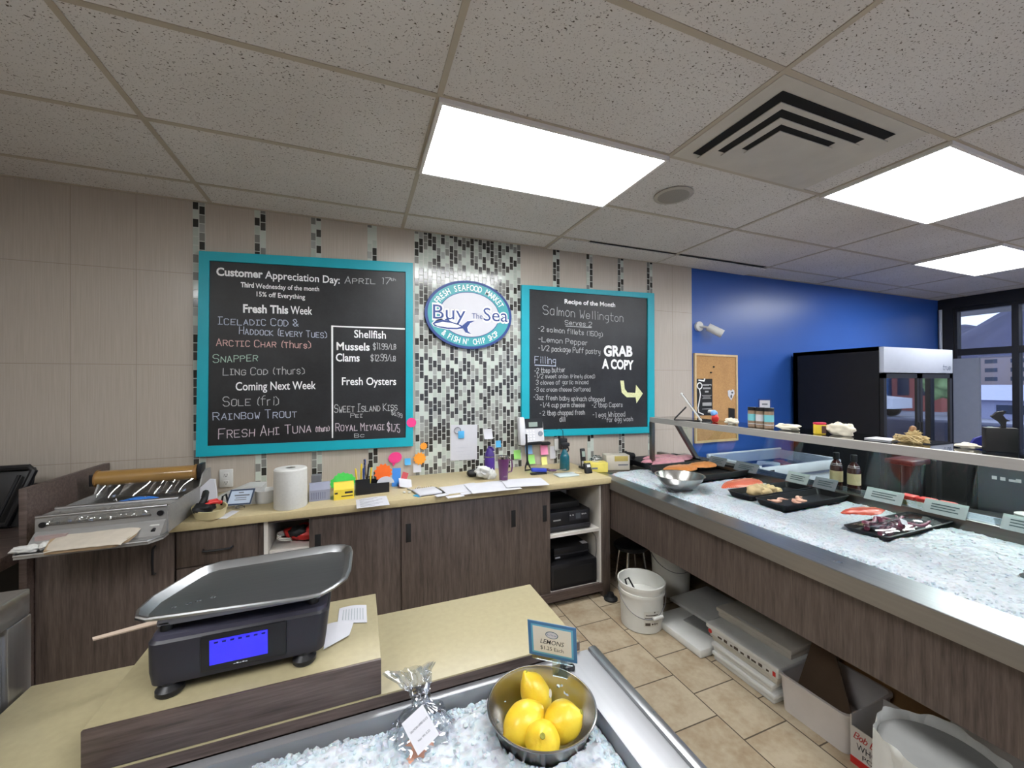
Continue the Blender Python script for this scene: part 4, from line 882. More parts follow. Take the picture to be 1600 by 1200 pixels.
single('wooden_stick', mat('pale_cork', 'c9b896', .7), 'pale wooden stick lying near the card terminal', 'stick', MB().cyl((1.25, -.41, Z+.006), (1.32, -.44, Z+.006), .005, n=10))
# ================================================================ foreground: scale counter and lemon ice bin
CREAM2 = mat('cream_laminate_yellowed', '9b9172', .4, amt=.05, scale=60)
t = thing('service_counter', 'cream topped dark wood service counter in the foreground', 'counter', (-.4, -2.05, 0))
MB().box(-1.04, .238, -2.212, -1.88, .876, .9, .003).box(-1.04, -.79, -2.75, -2.205, .876, .9, .003).build('worktop', CREAM2, t, world=True)
MB().box(-1.035, .232, -2.2, -1.89, .02, .876).box(-1.035, -.80, -2.74, -2.2, .02, .876).build('body', WOOD, t, world=True, smooth=0)
MB().box(-1.04, .238, -2.2135, -2.2115, .874, .8965).box(.2375, .2392, -2.212, -1.88, .876, .897).build('edge_band', WOODH, t, world=True, smooth=0)
t = thing('riser_box', 'raised dark wood box with cream top under the black scale', 'box', (-.53, -2.06, .9))
MB().box(-.788, -.277, -2.209, -1.909, .9, .967).build('body', WOODH, t, world=True, smooth=0)
MB().box(-.79, -.276, -2.206, -1.907, .967, .98, .002).build('top', CREAM2, t, world=True)
MB().box(-.79, -.276, -2.2115, -2.2045, .9, .9795, .002).build('front_board', WOODH, t, world=True)
# ---- scale
t = thing('weighing_scale', 'black shop scale with blue display and steel tray on the raised box', 'scale', (-.555, -2.06, .98))
BODY = mat('scale_black', '25242c', .42, amt=.06, scale=200, bump=.03)
def rr(x0, x1, y0, y1, r, n=6):
    return [(cx_ + r*math.cos(a0 + k*PI/2/n), cy_ + r*math.sin(a0 + k*PI/2/n)) for cx_, cy_, a0 in ((x1-r, y1-r, 0), (x0+r, y1-r, PI/2), (x0+r, y0+r, PI), (x1-r, y0+r, 1.5*PI)) for k in range(n+1)]
def loft(mb, layers):
    n = len(layers[0][0]); vs = [(p[0], p[1], z) for pl, z in layers for p in pl]; fs = []
    for i in range(len(layers)-1):
        for k in range(n): fs.append((i*n+k, i*n+(k+1) % n, (i+1)*n+(k+1) % n, (i+1)*n+k))
    fs.append(tuple(range(n-1, -1, -1))); fs.append(tuple((len(layers)-1)*n+k for k in range(n))); return mb.add(vs, fs)
loft(MB(), [(rr(-.145, .148, -.095, .09, .02), .018), (rr(-.157, .158, -.108, .10, .022), .024), (rr(-.16, .162, -.111, .104, .022), .05), (rr(-.162, .168, -.108, .11, .022), .106), (rr(-.158, .165, -.104, .108, .022), .111)]).build('body', BODY, t)
loft(MB(), [(rr(-.157, .164, -.104, .107, .02), .111), (rr(-.155, .163, -.102, .106, .02), .119), (rr(-.15, .158, -.098, .102, .02), .122)]).build('upper_rim', mat('scale_rim', '3a3946', .35, amt=.05), t)
b_ = MB().box(-.07, .085, -.1145, -.107, .034, .108, .012).build('display_bezel', BLACK, t)
SCR = NT('blue_display'); SCR.b.inputs['Base Color'].default_value = (.02, .02, .3, 1); SCR.b.inputs['Emission Color'].default_value = lin('2a1cff'); 
_n = SCR.noise(30, SCR.obj(), 3); SCR.l(SCR.math('MULTIPLY_ADD', _n, .25, .38), SCR.b.inputs['Emission Strength']); SCR.set(Roughness=.2)
MB().box(-.053, .05, -.1165, -.1145, .048, .098).build('screen', SCR.m, b_, smooth=0)
m = MB(); [m.box(-.045+.014*k, -.038+.014*k, -.1172, -.1166, .091, .0945) for k in range(7)]; m.build('screen_digits', mat('digit_navy', '10126a', .5), b_, smooth=0)
m = MB(); [m.box(-.012+.0052*k, -.008+.0052*k, -.1149, -.1144, .040, .0412+.0008*(k % 2)) for k in range(5)]; m.build('maker_mark', PAPER, b_, smooth=0)
for fx, fy in ((-.125, -.095), (.118, -.095), (.128, .08), (-.125, .08)): MB().lathe([(.021, 0), (.024, .004), (.024, .012), (.014, .02), (.014, .026)], (fx, fy, 0), 24).build('foot', BLACK, t)
MB().box(-.15, .15, -.09, -.07, .131, .146, .005).box(-.15, .15, .06, .08, .131, .146, .005).box(-.15, -.125, -.09, .08, .131, .143, .004).box(.125, .15, -.09, .08, .131, .143, .004).box(-.05, .05, -.07, .06, .132, .14).build('spider', mat('spider_grey', '8a8a90', .45), t)
[MB().lathe([(.012, .118), (.012, .134)], (sx, sy, 0), 14).build('spider_post', BLACK, t) for sx in (-.135, .135) for sy in (-.08, .07)]
# tray
to = [(-.745, -2.128), (-.735, -2.158), (-.712, -2.175), (-.43, -2.2005), (-.40, -2.1985), (-.377, -2.178), (-.348, -2.138), (-.34, -2.09), (-.337, -1.98), (-.342, -1.945), (-.36, -1.924), (-.395, -1.911), (-.655, -1.923), (-.685, -1.94), (-.70, -1.962), (-.742, -2.075)]
ctr = Vector((-.54, -2.055))
def inset(poly, d): 
    o = []; n = len(poly)
    for k in range(n):
        p0, p1, p2 = (Vector(poly[(k+q) % n]) for q in (-1, 0, 1))
        nn = Vector((-(p2-p0).y, (p2-p0).x)).normalized(); 
        if (ctr-p1).dot(nn) < 0: nn = -nn
        o.append(tuple(p1 + nn*d))
    return o
T2 = thing('scale_tray', 'large steel tray with rolled rim lying on top of the scale', 'tray', (-.54, -2.055, 1.127))
TR = mat_steel('tray_steel', 'a6a8aa', .30, 'x', .06)
L_ = [(inset(to, .0), .016), (inset(to, .002), .019), (inset(to, .006), .0195), (inset(to, .009), .017), (inset(to, .020), .0045), (inset(to, .031), .002)]
m = MB(); n = len(to)
vs = [(p[0]+.54, p[1]+2.055, z) for pl, z in L_ for p in pl] ; fs = []
for i in range(len(L_)-1):
    for k in range(n): fs.append((i*n+k, i*n+(k+1) % n, (i+1)*n+(k+1) % n, (i+1)*n+k))
fs.append(tuple((len(L_)-1)*n+k for k in range(n)))
lo = [(p[0]+.54, p[1]+2.055, z) for pl, z in ((inset(to, .0), .012), (inset(to, .012), .008), (inset(to, .024), .0), (inset(to, .03), -.001)) for p in pl]
o0 = len(vs); vs += lo
for i in range(3):
    for k in range(n): fs.append((o0+i*n+(k+1) % n, o0+i*n+k, o0+(i+1)*n+k, o0+(i+1)*n+(k+1) % n))
fs.append(tuple(o0+3*n+k for k in range(n-1, -1, -1)))
for k in range(n): fs.append((k, o0+k, o0+(k+1) % n, (k+1) % n))
m.add(vs, fs).build('pan', TR, T2, smooth=28)
m = MB(); [m.blob((-.15+.02*k + .004*(k % 2), -.055+.006*k, .0022), (.006, .004, .0012), .5, 5, k, 12) for k in range(4)]; m.build('water_drops', mat('dark_wet_spot', '3f4144', .1), T2)
# receipts by the scale, strip behind
single('receipt_strip', mat('beige_strip', 'b2a090', .7), 'pale beige strip poking out left behind the scale', 'strip', MB().prism([(-.895, -1.955), (-.888, -1.967), (-.72, -1.93), (-.72, -1.90)], 0, .003, (0, 0, 1.02)), smooth=0)
def receipt(lab, pts, z): 
    t = thing('receipt', lab, 'receipt', (sum(p[0] for p in pts)/4, sum(p[1] for p in pts)/4, z), 0)
    cx_, cy_ = t.location.x, t.location.y; q = [Vector((p[0]-cx_, p[1]-cy_)) for p in pts]
    f = lambda u, v: tuple((q[0]*(1-u)*(1-v) + q[1]*u*(1-v) + q[2]*u*v + q[3]*(1-u)*v)) + (.0015 + .004*math.sin(u*3)*v,)
    MB().sheet(f, 8, 6, .0006).build('paper', PAPER, t)
    if 'printed' in lab:
        m = MB(); [m.sheet(lambda u, v, k=k: (lambda a: (a[0], a[1], a[2]+.0006))(f(.15+.1*k+.03*u, .15+.65*v)), 2, 2) for k in range(8)]; m.build('print', mat('receipt_print', '9aa3a5', .8), t, smooth=0)
receipt('printed receipt lying flat right of the scale', [(-.375, -2.03), (-.303, -2.055), (-.303, -1.968), (-.373, -1.958)], .9805)
receipt('blank white slip sticking out from under the scale', [(-.40, -2.135), (-.345, -2.10), (-.335, -2.045), (-.40, -2.03)], .9835)

# ---- stainless ice bin for the lemons
t = thing('ice_bin', 'stainless steel ice bin counter in front of the cream worktop', 'ice bin', (-.25, -2.45, 0))
STM = mat_steel('satin_steel', 'b2b3b6', .46, 'y', .05, .65); STMX = mat_steel('satin_steel_across', 'a4a5a8', .46, 'x', .05, .65)
MB().box(-.79, .178, -2.236, -2.214, .848, .872, .002).build('back_rim', STMX, t, world=True)
MB().box(.178, .262, -3.1, -2.214, .848, .872, .002).build('side_deck', STM, t, world=True)
MB().box(.262, .287, -3.1, -2.214, .846, .880, .006).build('side_lip', STEEL, t, world=True)
MB().box(-.79, .176, -2.239, -2.2355, .70, .8735).box(.1745, .1785, -3.1, -2.2365, .70, .8735).box(-.79, .176, -3.1, -2.2365, .69, .70).box(-.79, -.787, -3.1, -2.2365, .7, .87).build('bin_liner', STMX, t, world=True, smooth=0)
MB().box(-.79, .27, -3.1, -2.216, .02, .69).build('base', WOOD, t, world=True, smooth=0)
# crushed ice
def ice_chunks(mb, n, fx, size, seed):
    r = random.Random(seed)
    for k in range(n):
        p = fx(r); s = size*r.uniform(.5, 1.25)
        b = bmesh.new(); bmesh.ops.create_icosphere(b, subdivisions=1, radius=s)
        for v in b.verts: v.co = Vector((v.co.x*r.uniform(.6, 1.2), v.co.y*r.uniform(.6, 1.2), v.co.z*r.uniform(.5, 1.0)))
        mb.bm(b, Matrix.Translation(p) @ Matrix.Rotation(r.uniform(0, 6), 4, 'Z') @ Matrix.Rotation(r.uniform(-1, 1), 4, 'X'))
def lz(x, y):
    e = min(1, max(0, (-2.243-y)/.05)) * min(1, max(0, (.170-x)/.035))
    return .838 + .028*e + .014*mnoise.noise(Vector((x*9, y*9, 1))) + .007*mnoise.noise(Vector((x*50, y*50, 4))) + .004*mnoise.noise(Vector((x*140, y*140, 7)))
lz_ = lz
def lz(x, y):
    d = math.hypot(x-.048, y+2.372)
    return lz_(x, y) - .075*min(1, max(0, (.104-d)/.016))
m = MB().sheet(lambda u, v: (-.785 + .957*u, -2.242 - .45*v, lz(-.785 + .957*u, -2.242 - .45*v)), 190, 100)
def fx(r):
    q = r.random()
    if q < .35: x = r.uniform(-.76, .15); y = -2.25 - abs(r.gauss(0, .02))
    elif q < .6: x = .162 - abs(r.gauss(0, .016)); y = r.uniform(-2.66, -2.25)
    else: x = r.uniform(-.75, .15); y = r.uniform(-2.66, -2.25)
    return Vector((x, y, lz(x, y)-.001))
ice_chunks(m, 1700, fx, .0075, 3)
single('crushed_ice', MATS['ice'], 'bed of crushed ice around the lemon bowl in the foreground bin', 'ice', m, smooth=30, kind='stuff')
# bowl and lemons
LB = (.048, -2.372)
t = thing('mixing_bowl', 'round steel bowl holding four lemons on the foreground ice', 'bowl', (LB[0], LB[1], .815))
rp = [(0, 0), (.05, .002), (.08, .018), (.102, .05), (.113, .085), (.117, .089), (.1185, .0865), (.117, .0845), (.115, .0845)]
inn = [(.1105, .083), (.099, .05), (.077, .0205), (.048, .005), (0, .003)]
MB().shell(rp[:6] + [(.1155, .0905)] + inn, n=72).build('bowl', STEELN, t)
MB().tube([(.1165*math.cos(a), .1165*math.sin(a), .0885) for a in [k*2*PI/72 for k in range(72)]], .0024, 8, True).build('rim', STEELN, t)
def lemon(lab, x, y, z, ax, ln, r, seed):
    q = Vector(ax).normalized().to_track_quat('Z', 'Y').to_matrix().to_4x4(); q.translation = (0, 0, 0)
    t = thing('lemon', lab, 'lemon', (x, y, z), 0, 'lemons in the steel bowl')
    def shp(d):
        zz = d.z; rr_ = math.sqrt(max(0, 1-zz*zz))
        k = 1.0; tip = max(0, (abs(zz)-.86)/.14)
        e = Vector((d.x, d.y, zz*(1 + .10*tip**1.5)))
        if zz > .86: e.x *= (1-.25*tip); e.y *= (1-.25*tip)
        return e
    MB().blob((0, 0, 0), (r, r, ln), .07, 3, seed, 40, q, shp).build('fruit', MATS['lemon'], t)
    MB().lathe([(.0055, 0), (.005, .002), (.002, .0016), (0, .001)], (0, 0, ln*1.085), 12, q).build('stem_scar', mat('stem_green', '8b8a2e', .6), t)
    return t
lemon('lemon lying at the back of the steel bowl, nearest the price card', .058, -2.318, .884, (-.35, .25, .8), .046, .033, 1)
t = bpy.data.objects['lemon']
MB(at(.0285, -.018, .004, .95, 1.2)).prism([(.011*math.cos(a), .007*math.sin(a)) for a in [k*PI/8 for k in range(16)]], 0, .001, (0, 0, 0)).build('sticker', mat('pale_sticker', 'c8c1b4', .5), t, smooth=0)
lemon('leftmost lemon in the steel bowl, with a pointed tip', 0.003, -2.378, .880, (-.9, -.15, -.3), .046, .038, 2)
lemon('rightmost lemon in the steel bowl, smooth and pale', .084, -2.398, .874, (.5, -.3, .35), .044, .037, 3)
lemon('lemon nearest the viewer in the steel bowl, stem end showing', .022, -2.43, .878, (-.25, -.55, .75), .043, .035, 4)
# price card
t = thing('price_card', 'blue bordered card reading Lemons $1.25 Each behind the steel bowl', 'price card', (.13, -2.262, .872))
c = [Vector(p) - Vector((.13, -2.262, .872)) for p in ((.0647, -2.268, .9428), (.1551, -2.3423, .9428), (.1395, -2.3613, 1.0411), (.055, -2.2797, 1.0355))]
X_ = (c[1]-c[0]).normalized(); W_ = (c[1]-c[0]).length; Y_ = (c[3]-c[0]); Y_ = (Y_ - X_*Y_.dot(X_)).normalized(); H_ = .0925; N_ = X_.cross(Y_)
def pl(x0, x1, y0, y1, d0, d1): return [(x0, y0), (x1, y0), (x1, y1), (x0, y1)]
KW = dict(O=c[0], X=X_, Y=Y_)
MB().prism(pl(0, W_, 0, H_, 0, 0), -.0015, 0, **KW).build('card', mat('mid_blue_print', '3d6f9c', .5, amt=.03), t, smooth=0)
MB().prism(pl(.008, W_-.008, .008, H_-.008, 0, 0), 0, .0003, **KW).build('inner_border', mat('sky_print', '5fa3bf', .5), t, smooth=0)
MB().prism(pl(.0125, W_-.0125, .0125, H_-.0125, 0, 0), .0003, .0006, **KW).build('card_field', mat('cream_print', 'd3cfc4', .6, amt=.02), t, smooth=0)
m = MB(); mid = c[0] + X_*W_/2
m.prism([(.0155*math.cos(a), .0095*math.sin(a)) for a in [k*PI/16 for k in range(32)]], .0006, .0009, O=mid+Y_*.0625, X=X_, Y=Y_).build('logo_rim', mat('logo_grey', '4a6070', .6), t, smooth=0)
MB().prism([(.0135*math.cos(a), .0078*math.sin(a)) for a in [k*PI/16 for k in range(32)]], .0009, .0011, O=mid+Y_*.0625, X=X_, Y=Y_).build('logo_field', PAPER, t, smooth=0)
MB().text('Buy The Sea', mid+Y_*.061 - X_*.011, X_, Y_, .004, width=.022, depth=.0013).build('logo_lettering', NAVY, t, smooth=0)
MB().text('LEMONS', mid+Y_*.037 - X_*.029, X_, Y_, .0125, width=.058, shear=.25, bold=.003, depth=.0009).build('lettering', INK, t, smooth=0)
MB().text('$1.25 Each', mid+Y_*.021 - X_*.029, X_, Y_, .010, width=.056, depth=.0009).build('price_lettering', INK, t, smooth=0)
MB().prism(pl(.006, W_*.9, -.012, .006, 0, 0), -.004, -.0018, **KW).prism(pl(W_*.48, W_*.78, -.05, 0, 0, 0), -.004, -.0018, **KW).build('clear_holder', ACRYL, t, smooth=0)
MB().box(.03, .06, -.012, .0, -.0, .012, .003).build('clip_foot', BLACK, t)
# bagged fish with label
t = thing('bagged_fish', 'clear plastic bag of pink fish with a tilted white label on the ice', 'bag', (-.198, -2.31, .85))
MB().blob((-.012, -.018, .006), (.036, .045, .013), .2, 3, 5, 28).build('pink_fish', mat('pale_salmon', 'e0a184', .4, amt=.08), t)
BAGM = mat_glass('plastic_bag', 'eceff2', .12)
def bag(u, v):
    a = 2*PI*u; k = v; wr = mnoise.noise(Vector((math.cos(a)*2.2, math.sin(a)*2.2, k*5))) + .5*mnoise.noise(Vector((math.cos(a)*6, math.sin(a)*6, k*14)))
    if k < .55:
        w = k/.55; r = .068*(1-w)**.55 + .017*w; r *= 1 + .22*wr; c = Vector((0, .03*w, .002 + .052*w))
    else:
        w = (k-.55)/.45; r = (.017 + .032*w*w) * (1 + .55*wr + .25*math.sin(5*a)*w); c = Vector((-.018*w*w, .03 + .04*w, .054 + .058*w))
    n_ = Vector((0, .55, .83)) if k >= .55 else Vector((0, .15, .98)); X_ = Vector((1, 0, 0)); Y_ = n_.cross(X_)
    return tuple(c + X_*r*math.cos(a)*1.05 + Y_*r*math.sin(a)*.8 + n_*(.012*wr if k > .8 else 0))
MB().sheet(bag, 90, 40).build('plastic_bag', BAGM, t)
lx = Vector((.85, .30, .28)).normalized(); ly = Vector((-.2, .72, .66)); ly = (ly - lx*ly.dot(lx)).normalized(); O_ = Vector((-.018, -.055, .024))
lx, ly = lx*.95 - ly*.0, ly
MB().prism([(0, 0), (.052, 0), (.052, .062), (0, .062)], 0, .001, O_, lx, ly).build('label', PAPER, t, smooth=0)
m = MB(); m.text('SALMON LIMES SLICE', O_ + lx*.006 + ly*.036, lx, ly, .0042, width=.04, depth=.0014); m.text('Net Wt 0.22', O_ + lx*.012 + ly*.016, lx, ly, .0042, width=.027, depth=.0014); m.build('label_print', INK, t, smooth=0)
# ---- stainless glass-sided case at the lower left
t = thing('steel_case', 'stainless steel framed glass case cut off at the lower left', 'case', (-1.3, -2.3, 0))
Zt = 1.125
MB().box(-1.9, -1.047, -3.2, -1.868, Zt-.06, Zt, .004).build('top_rail', STEEL, t, world=True)
MB().box(-1.105, -1.046, -1.935, -1.866, 0, Zt-.06, .004).build('corner_post', mat_steel('post_steel', 'a2a2a4', .3, 'z'), t, world=True)
MB().box(-1.075, -1.055, -1.975, -1.938, 0, Zt-.075, .003).build('inner_post', mat_steel('post_steel2', 'b3b1ad', .3, 'z'), t, world=True)
MB().box(-1.07, -1.062, -3.2, -1.975, .3, Zt-.06).build('glass', mat_glass('case_glass', '3a4246', .12), t, world=True, smooth=0)
MB().box(-1.9, -1.05, -3.2, -1.88, 0, .3).box(-1.9, -1.88, -3.2, -1.88, .3, Zt-.06).build('base', STEELD, t, world=True, smooth=0)
MB().box(-1.86, -1.08, -3.19, -1.94, .68, .70).build('shelf', STEELX, t, world=True, smooth=0)
# ================================================================ ice display case
def rx(y): return 1.478 + .043*y            # outer rail edge runs slightly skew to the wall
Y0, Y1 = -.03, -3.5
case = thing('display_case', 'long fish display case with ice bed, wood front and glass guard', 'display case', (1.95, -1.7, 0))
def skew(mb, dx0, dx1, z0, z1, ya=Y0, yb=Y1, fixed1=None):
    vs = []
    for y in (ya, yb):
        a = rx(y)+dx0; b = fixed1 if fixed1 is not None else rx(y)+dx1
        vs += [(a, y, z0), (b, y, z0), (b, y, z1), (a, y, z1)]
    return mb.add(vs, [(3, 2, 1, 0), (4, 5, 6, 7), (0, 1, 5, 4), (1, 2, 6, 5), (2, 3, 7, 6), (3, 0, 4, 7)])
m = MB(); skew(m, .004, 0, .865, .881, fixed1=1.555); m.build('front_deck', STEEL, case, world=True, smooth=0)
m = MB(); skew(m, 0, .012, .808, .880); m.build('front_fascia', mat_steel('fascia_steel', 'a09b94', .42, 'y', .06, .8), case, world=True, smooth=0)
MB().tube([(rx(y)+.003, y, .8795) for y in (Y0, Y1)], .004).build('bright_edge', STEEL, case, world=True)
m = MB()
vs = []
for y, zb in ((Y0, .49), (Y1, .575)): vs += [(rx(y)+.016, y, zb), (rx(y)+.036, y, zb), (rx(y)+.036, y, .815), (rx(y)+.016, y, .815)]
m.add(vs, [(3, 2, 1, 0), (4, 5, 6, 7), (0, 1, 5, 4), (1, 2, 6, 5), (2, 3, 7, 6), (3, 0, 4, 7)]); m.build('wood_front', WOOD, case, world=True, smooth=0)
MB().box(1.553, 1.558, Y1, Y0, .80, .88).box(1.553, 2.44, Y1, Y0, .79, .80).box(1.56, 2.75, Y1, Y0, .58, .60).build('ice_pan', STEELD, case, world=True, smooth=0)
MB().box(1.556, 2.44, -.435, Y0, .865, .881).build('end_deck', STEELD, case, world=True, smooth=0)
MB().box(2.55, 2.75, Y1, Y0, 0, .58).build('rear_base', BLACKM, case, world=True, smooth=0)
MB().box(2.42, 2.47, Y1, Y0, .80, .935, .003).build('back_ledge', STEELD, case, world=True)
MB().box(2.47, 2.78, Y1, Y0, .60, .895, .003).build('customer_ledge', mat_steel('ledge_steel', '8d8f92', .35), case, world=True)
# guard frame at the far end, top shelf, slanted glass
yf = -.475
def fx_(y): return 2.0 + .042*(y+.47)
MB().box(1.965, 1.998, yf-.016, yf+.016, .88, 1.285, .002).build('guard_post', STEELD, case, world=True)
MB().prism([(2.205, 1.285), (2.245, 1.285), (2.50, .93), (2.46, .93)], -.016, .016, (0, yf, 0), (1, 0, 0), (0, 0, 1)).build('guard_strut', STEELD, case, world=True, smooth=0)
vs = []
for y in (yf+.016, Y1): vs += [(fx_(y)-.03, y, 1.281), (fx_(y), y, 1.281), (fx_(y), y, 1.322), (fx_(y)-.03, y, 1.322)]
MB().add(vs, [(3, 2, 1, 0), (4, 5, 6, 7), (0, 1, 5, 4), (1, 2, 6, 5), (2, 3, 7, 6), (3, 0, 4, 7)]).build('shelf_edge', mat_steel('edge_steel', 'aaa6a2', .42, 'y', .05, .45), case, world=True, smooth=0)
MB().box(1.99, 2.25, yf-.016, yf+.016, 1.283, 1.312).build('end_bar', STEELD, case, world=True, smooth=0)
SHG = mat_glass('shelf_glass', '9fa6a8', .22)
vs = []
for y in (yf+.016, Y1): vs += [(fx_(y)-.0, y, 1.314), (2.25, y, 1.314), (2.25, y, 1.322), (fx_(y)-.0, y, 1.322)]
MB().add(vs, [(3, 2, 1, 0), (4, 5, 6, 7), (0, 1, 5, 4), (1, 2, 6, 5), (2, 3, 7, 6), (3, 0, 4, 7)]).build('glass_shelf', SHG, case, world=True, smooth=0)
for ya, yb in ((yf-.018, -1.70), (-1.705, -2.9)): MB().prism([(2.232, 1.312), (2.238, 1.312), (2.485, .936), (2.479, .936)], 0, 1, (0, ya, 0), (1, 0, 0), (0, 0, 1), (0, yb-ya, 0)).build('guard_glass', GLASS, case, world=True, smooth=0)
MB().prism([(2.43, .935), (2.436, .935), (2.455, .965), (2.449, .965)], 0, 1, (0, -.55, 0), (1, 0, 0), (0, 0, 1), (0, -2.4, 0)).build('ticket_rail', ACRYL, case, world=True, smooth=0)
# ice
def dz(x, y):
    e = min(1, max(0, (x-1.557)/.05)) * min(1, max(0, (2.42-x)/.06)) * min(1, max(0, (-.44-y)/.06))
    return .868 + .03*e + .010*mnoise.noise(Vector((x*7, y*7, 3))) + .005*mnoise.noise(Vector((x*30, y*30, 5))) + .003*mnoise.noise(Vector((x*90, y*90, 5)))
TRAYS = [(1.83, 2.44, -1.02, -.60), (1.85, 2.415, -1.475, -1.30), (1.84, 2.415, -1.685, -1.495), (1.85, 2.42, -2.125, -1.945), (1.9, 2.3, -2.72, -2.485)]
dz_ = dz
def dz(x, y):
    k = 0
    for a, b, c, d in TRAYS:
        k = max(k, min(1, max(0, min(x-a, b-x, y-c, d-y)/.012 + .3)))
    k = max(k, min(1, max(0, (.075-math.hypot(x-1.665, y+1.105))/.02)))
    return dz_(x, y) - .03*k
m = MB().sheet(lambda u, v: (1.557+.863*u, -.44-2.6*v, dz(1.557+.863*u, -.44-2.6*v)), 130, 300)
def fx(r):
    q = r.random()
    if q < .25: x = 1.565 + abs(r.gauss(0, .012)); y = r.uniform(-2.9, -.45)
    else: x = r.uniform(1.57, 2.41); y = r.uniform(-2.9, -.45)
    return Vector((x, y, dz(x, y)-.002))
ice_chunks(m, 2600, fx, .007, 9)
single('crushed_ice', MATS['ice'], 'wide bed of crushed ice filling the long fish display case', 'ice', m, smooth=30, kind='stuff')
def pan(lab, x0, x1, y0, y1, z, h, group='black trays on the display ice', rz=0, tilt=0):
    t = thing('serving_tray', lab, 'tray', ((x0+x1)/2, (y0+y1)/2, z), rz, group)
    w, d = (x1-x0)/2, (y1-y0)/2
    L = [(rr(-w+.018, w-.018, -d+.018, d-.018, .02, 4), 0), (rr(-w+.004, w-.004, -d+.004, d-.004, .024, 4), h-.004), (rr(-w, w, -d, d, .026, 4), h), (rr(-w+.008, w-.008, -d+.008, d-.008, .02, 4), h+.001), (rr(-w+.022, w-.022, -d+.022, d-.022, .016, 4), .004)]
    n = len(L[0][0]); vs = [(p[0], p[1], q+tilt*p[1]) for pl_, q in L for p in pl_]; fs = []
    for i in range(4):
        for k in range(n): fs.append((i*n+k, i*n+(k+1) % n, (i+1)*n+(k+1) % n, (i+1)*n+k))
    fs += [tuple(range(n-1, -1, -1)), tuple(4*n+k for k in range(n))]
    MB().add(vs, fs).build('tray', BLACK, t)
    return t
pan('black tray of pink fish fillets at the far end of the ice', 1.88, 2.46, -.585, -.215, .902, .045)
pan('black tray of orange fillets beside the pink fish tray', 1.83, 2.44, -1.02, -.60, .902, .048)
pan('black tray holding pale buns beyond the shrimp tray', 1.85, 2.415, -1.475, -1.30, .893, .035)
pan('black tray with a few pink shrimp', 1.84, 2.415, -1.685, -1.495, .895, .035)
pan('black tray under the film wrapped squid', 1.85, 2.42, -2.125, -1.945, .892, .022)
pan('dark tray corner at the right picture edge on the ice', 1.90, 2.3, -2.72, -2.485, .896, .02)
def fillet(name, lab, x, y, z, L, w, h, m, rz, seed, grp, bend=0.):
    t = thing(name, lab, 'fish fillet', (x, y, z), rz, grp)
    def f(u, v):
        a = 2*u-1; ww = w*(1-abs(a)**2.6)*(1-.35*max(0, -a)) + .004
        b = 2*v-1
        return (L*a, ww*b + bend*a*a, h*(1-b*b)**.6*(1-abs(a)**4) + .004*mnoise.noise(Vector((a*6, b*5, seed))) + .002)
    MB().sheet(f, 28, 12, .004).build('flesh', m, t)
    MB().sheet(lambda u, v: (L*(-.6+1.2*u), w*.04*(2*v-1) + bend*(-.6+1.2*u)**2, h*1.0+.0045), 10, 1).build('centre_seam', mat('pale_seam', 'f0b894', .4), t)
    return t
PINK = mat('pink_fish', 'c98c98', .3, amt=.16, scale=35); ORG = mat('orange_fillet', 'cf8448', .3, amt=.12, scale=40)
for k, (x, y, rz, lab) in enumerate(((2.06, -.44, .1, 'pink fillet nearest the guard post in the far tray'), (2.2, -.33, -.1, 'middle pink fillet in the far tray'), (2.33, -.42, .15, 'pink fillet nearest the glass in the far tray'), (2.12, -.51, .05, 'pink fillet along the near rim of the far tray'))):
    fillet('fish_fillet', lab, x, y, .945-.003*k, .18, .062, .026, PINK, rz, k, 'pink fillets in the far tray')
fillet('fish_fillet', 'left orange fillet in the second tray', 2.02, -.74, .938, .17, .09, .022, ORG, .02, 11, 'orange fillets in the second tray')
fillet('fish_fillet', 'right orange fillet in the second tray', 2.28, -.71, .938, .15, .08, .022, ORG, .03, 12, 'orange fillets in the second tray')
fillet('salmon_fillet', 'large orange salmon fillet lying on the ice behind the pale buns', 2.16, -1.165, .897, .215, .085, .03, MATS['salmon'], .1, 21, None)
fillet('salmon_fillet', 'small red salmon fillet on the ice beside the squid tray', 2.24, -1.835, .897, .14, .05, .018, mat('red_salmon', 'bd4b38', .32, amt=.12, scale=30), -.22, 22, None)
bun = mat('pale_bun', 'cdb486', .6, amt=.12, scale=18, bump=.15)
for k, (x, y, s_, lab) in enumerate(((1.985, -1.40, .052, 'largest pale bun, at the left of the tray'), (2.055, -1.385, .046, 'second pale bun in the tray'), (2.115, -1.395, .042, 'third pale bun in the tray'), (2.17, -1.41, .028, 'small broken pale bun at the right of the pile'), (2.03, -1.43, .04, 'pale bun at the front of the pile'))):
    t = thing('bun', lab, 'bun', (x, y, .896), 0, 'pale buns in the black tray'); MB().blob((0, 0, s_*.72), (s_, s_*.85, s_*.75), .3, 4, k, 26).build('bun', bun, t)
shr = mat('pale_shrimp', 'e2b09a', .35, amt=.12, scale=30)
for k, (x, y, a) in enumerate(((2.0, -1.56, .3), (2.05, -1.615, 1.2), (2.10, -1.60, 2.2), (2.14, -1.575, .8), (1.96, -1.55, 2.6))):
    t = thing('shrimp', ('leftmost', 'second', 'fourth', 'rightmost', 'upper left')[k] + ' pink shrimp in the black tray', 'shrimp', (x, y, .909), a, 'shrimp in the black tray')
    MB().tube([(.026*math.cos(q), .02*math.sin(q), .006) for q in [w*.35 for w in range(10)]], [.004, .007, .009, .010, .010, .009, .008, .006, .004, .003], 8).build('body', shr, t)
    MB().prism([(.024, -.004), (.042, -.016), (.044, .0), (.03, .006)], .003, .006).build('tail', shr, t, smooth=0)
SQ = mat('squid_purple', '7f4558', .34, amt=.3, scale=60, bump=.2)
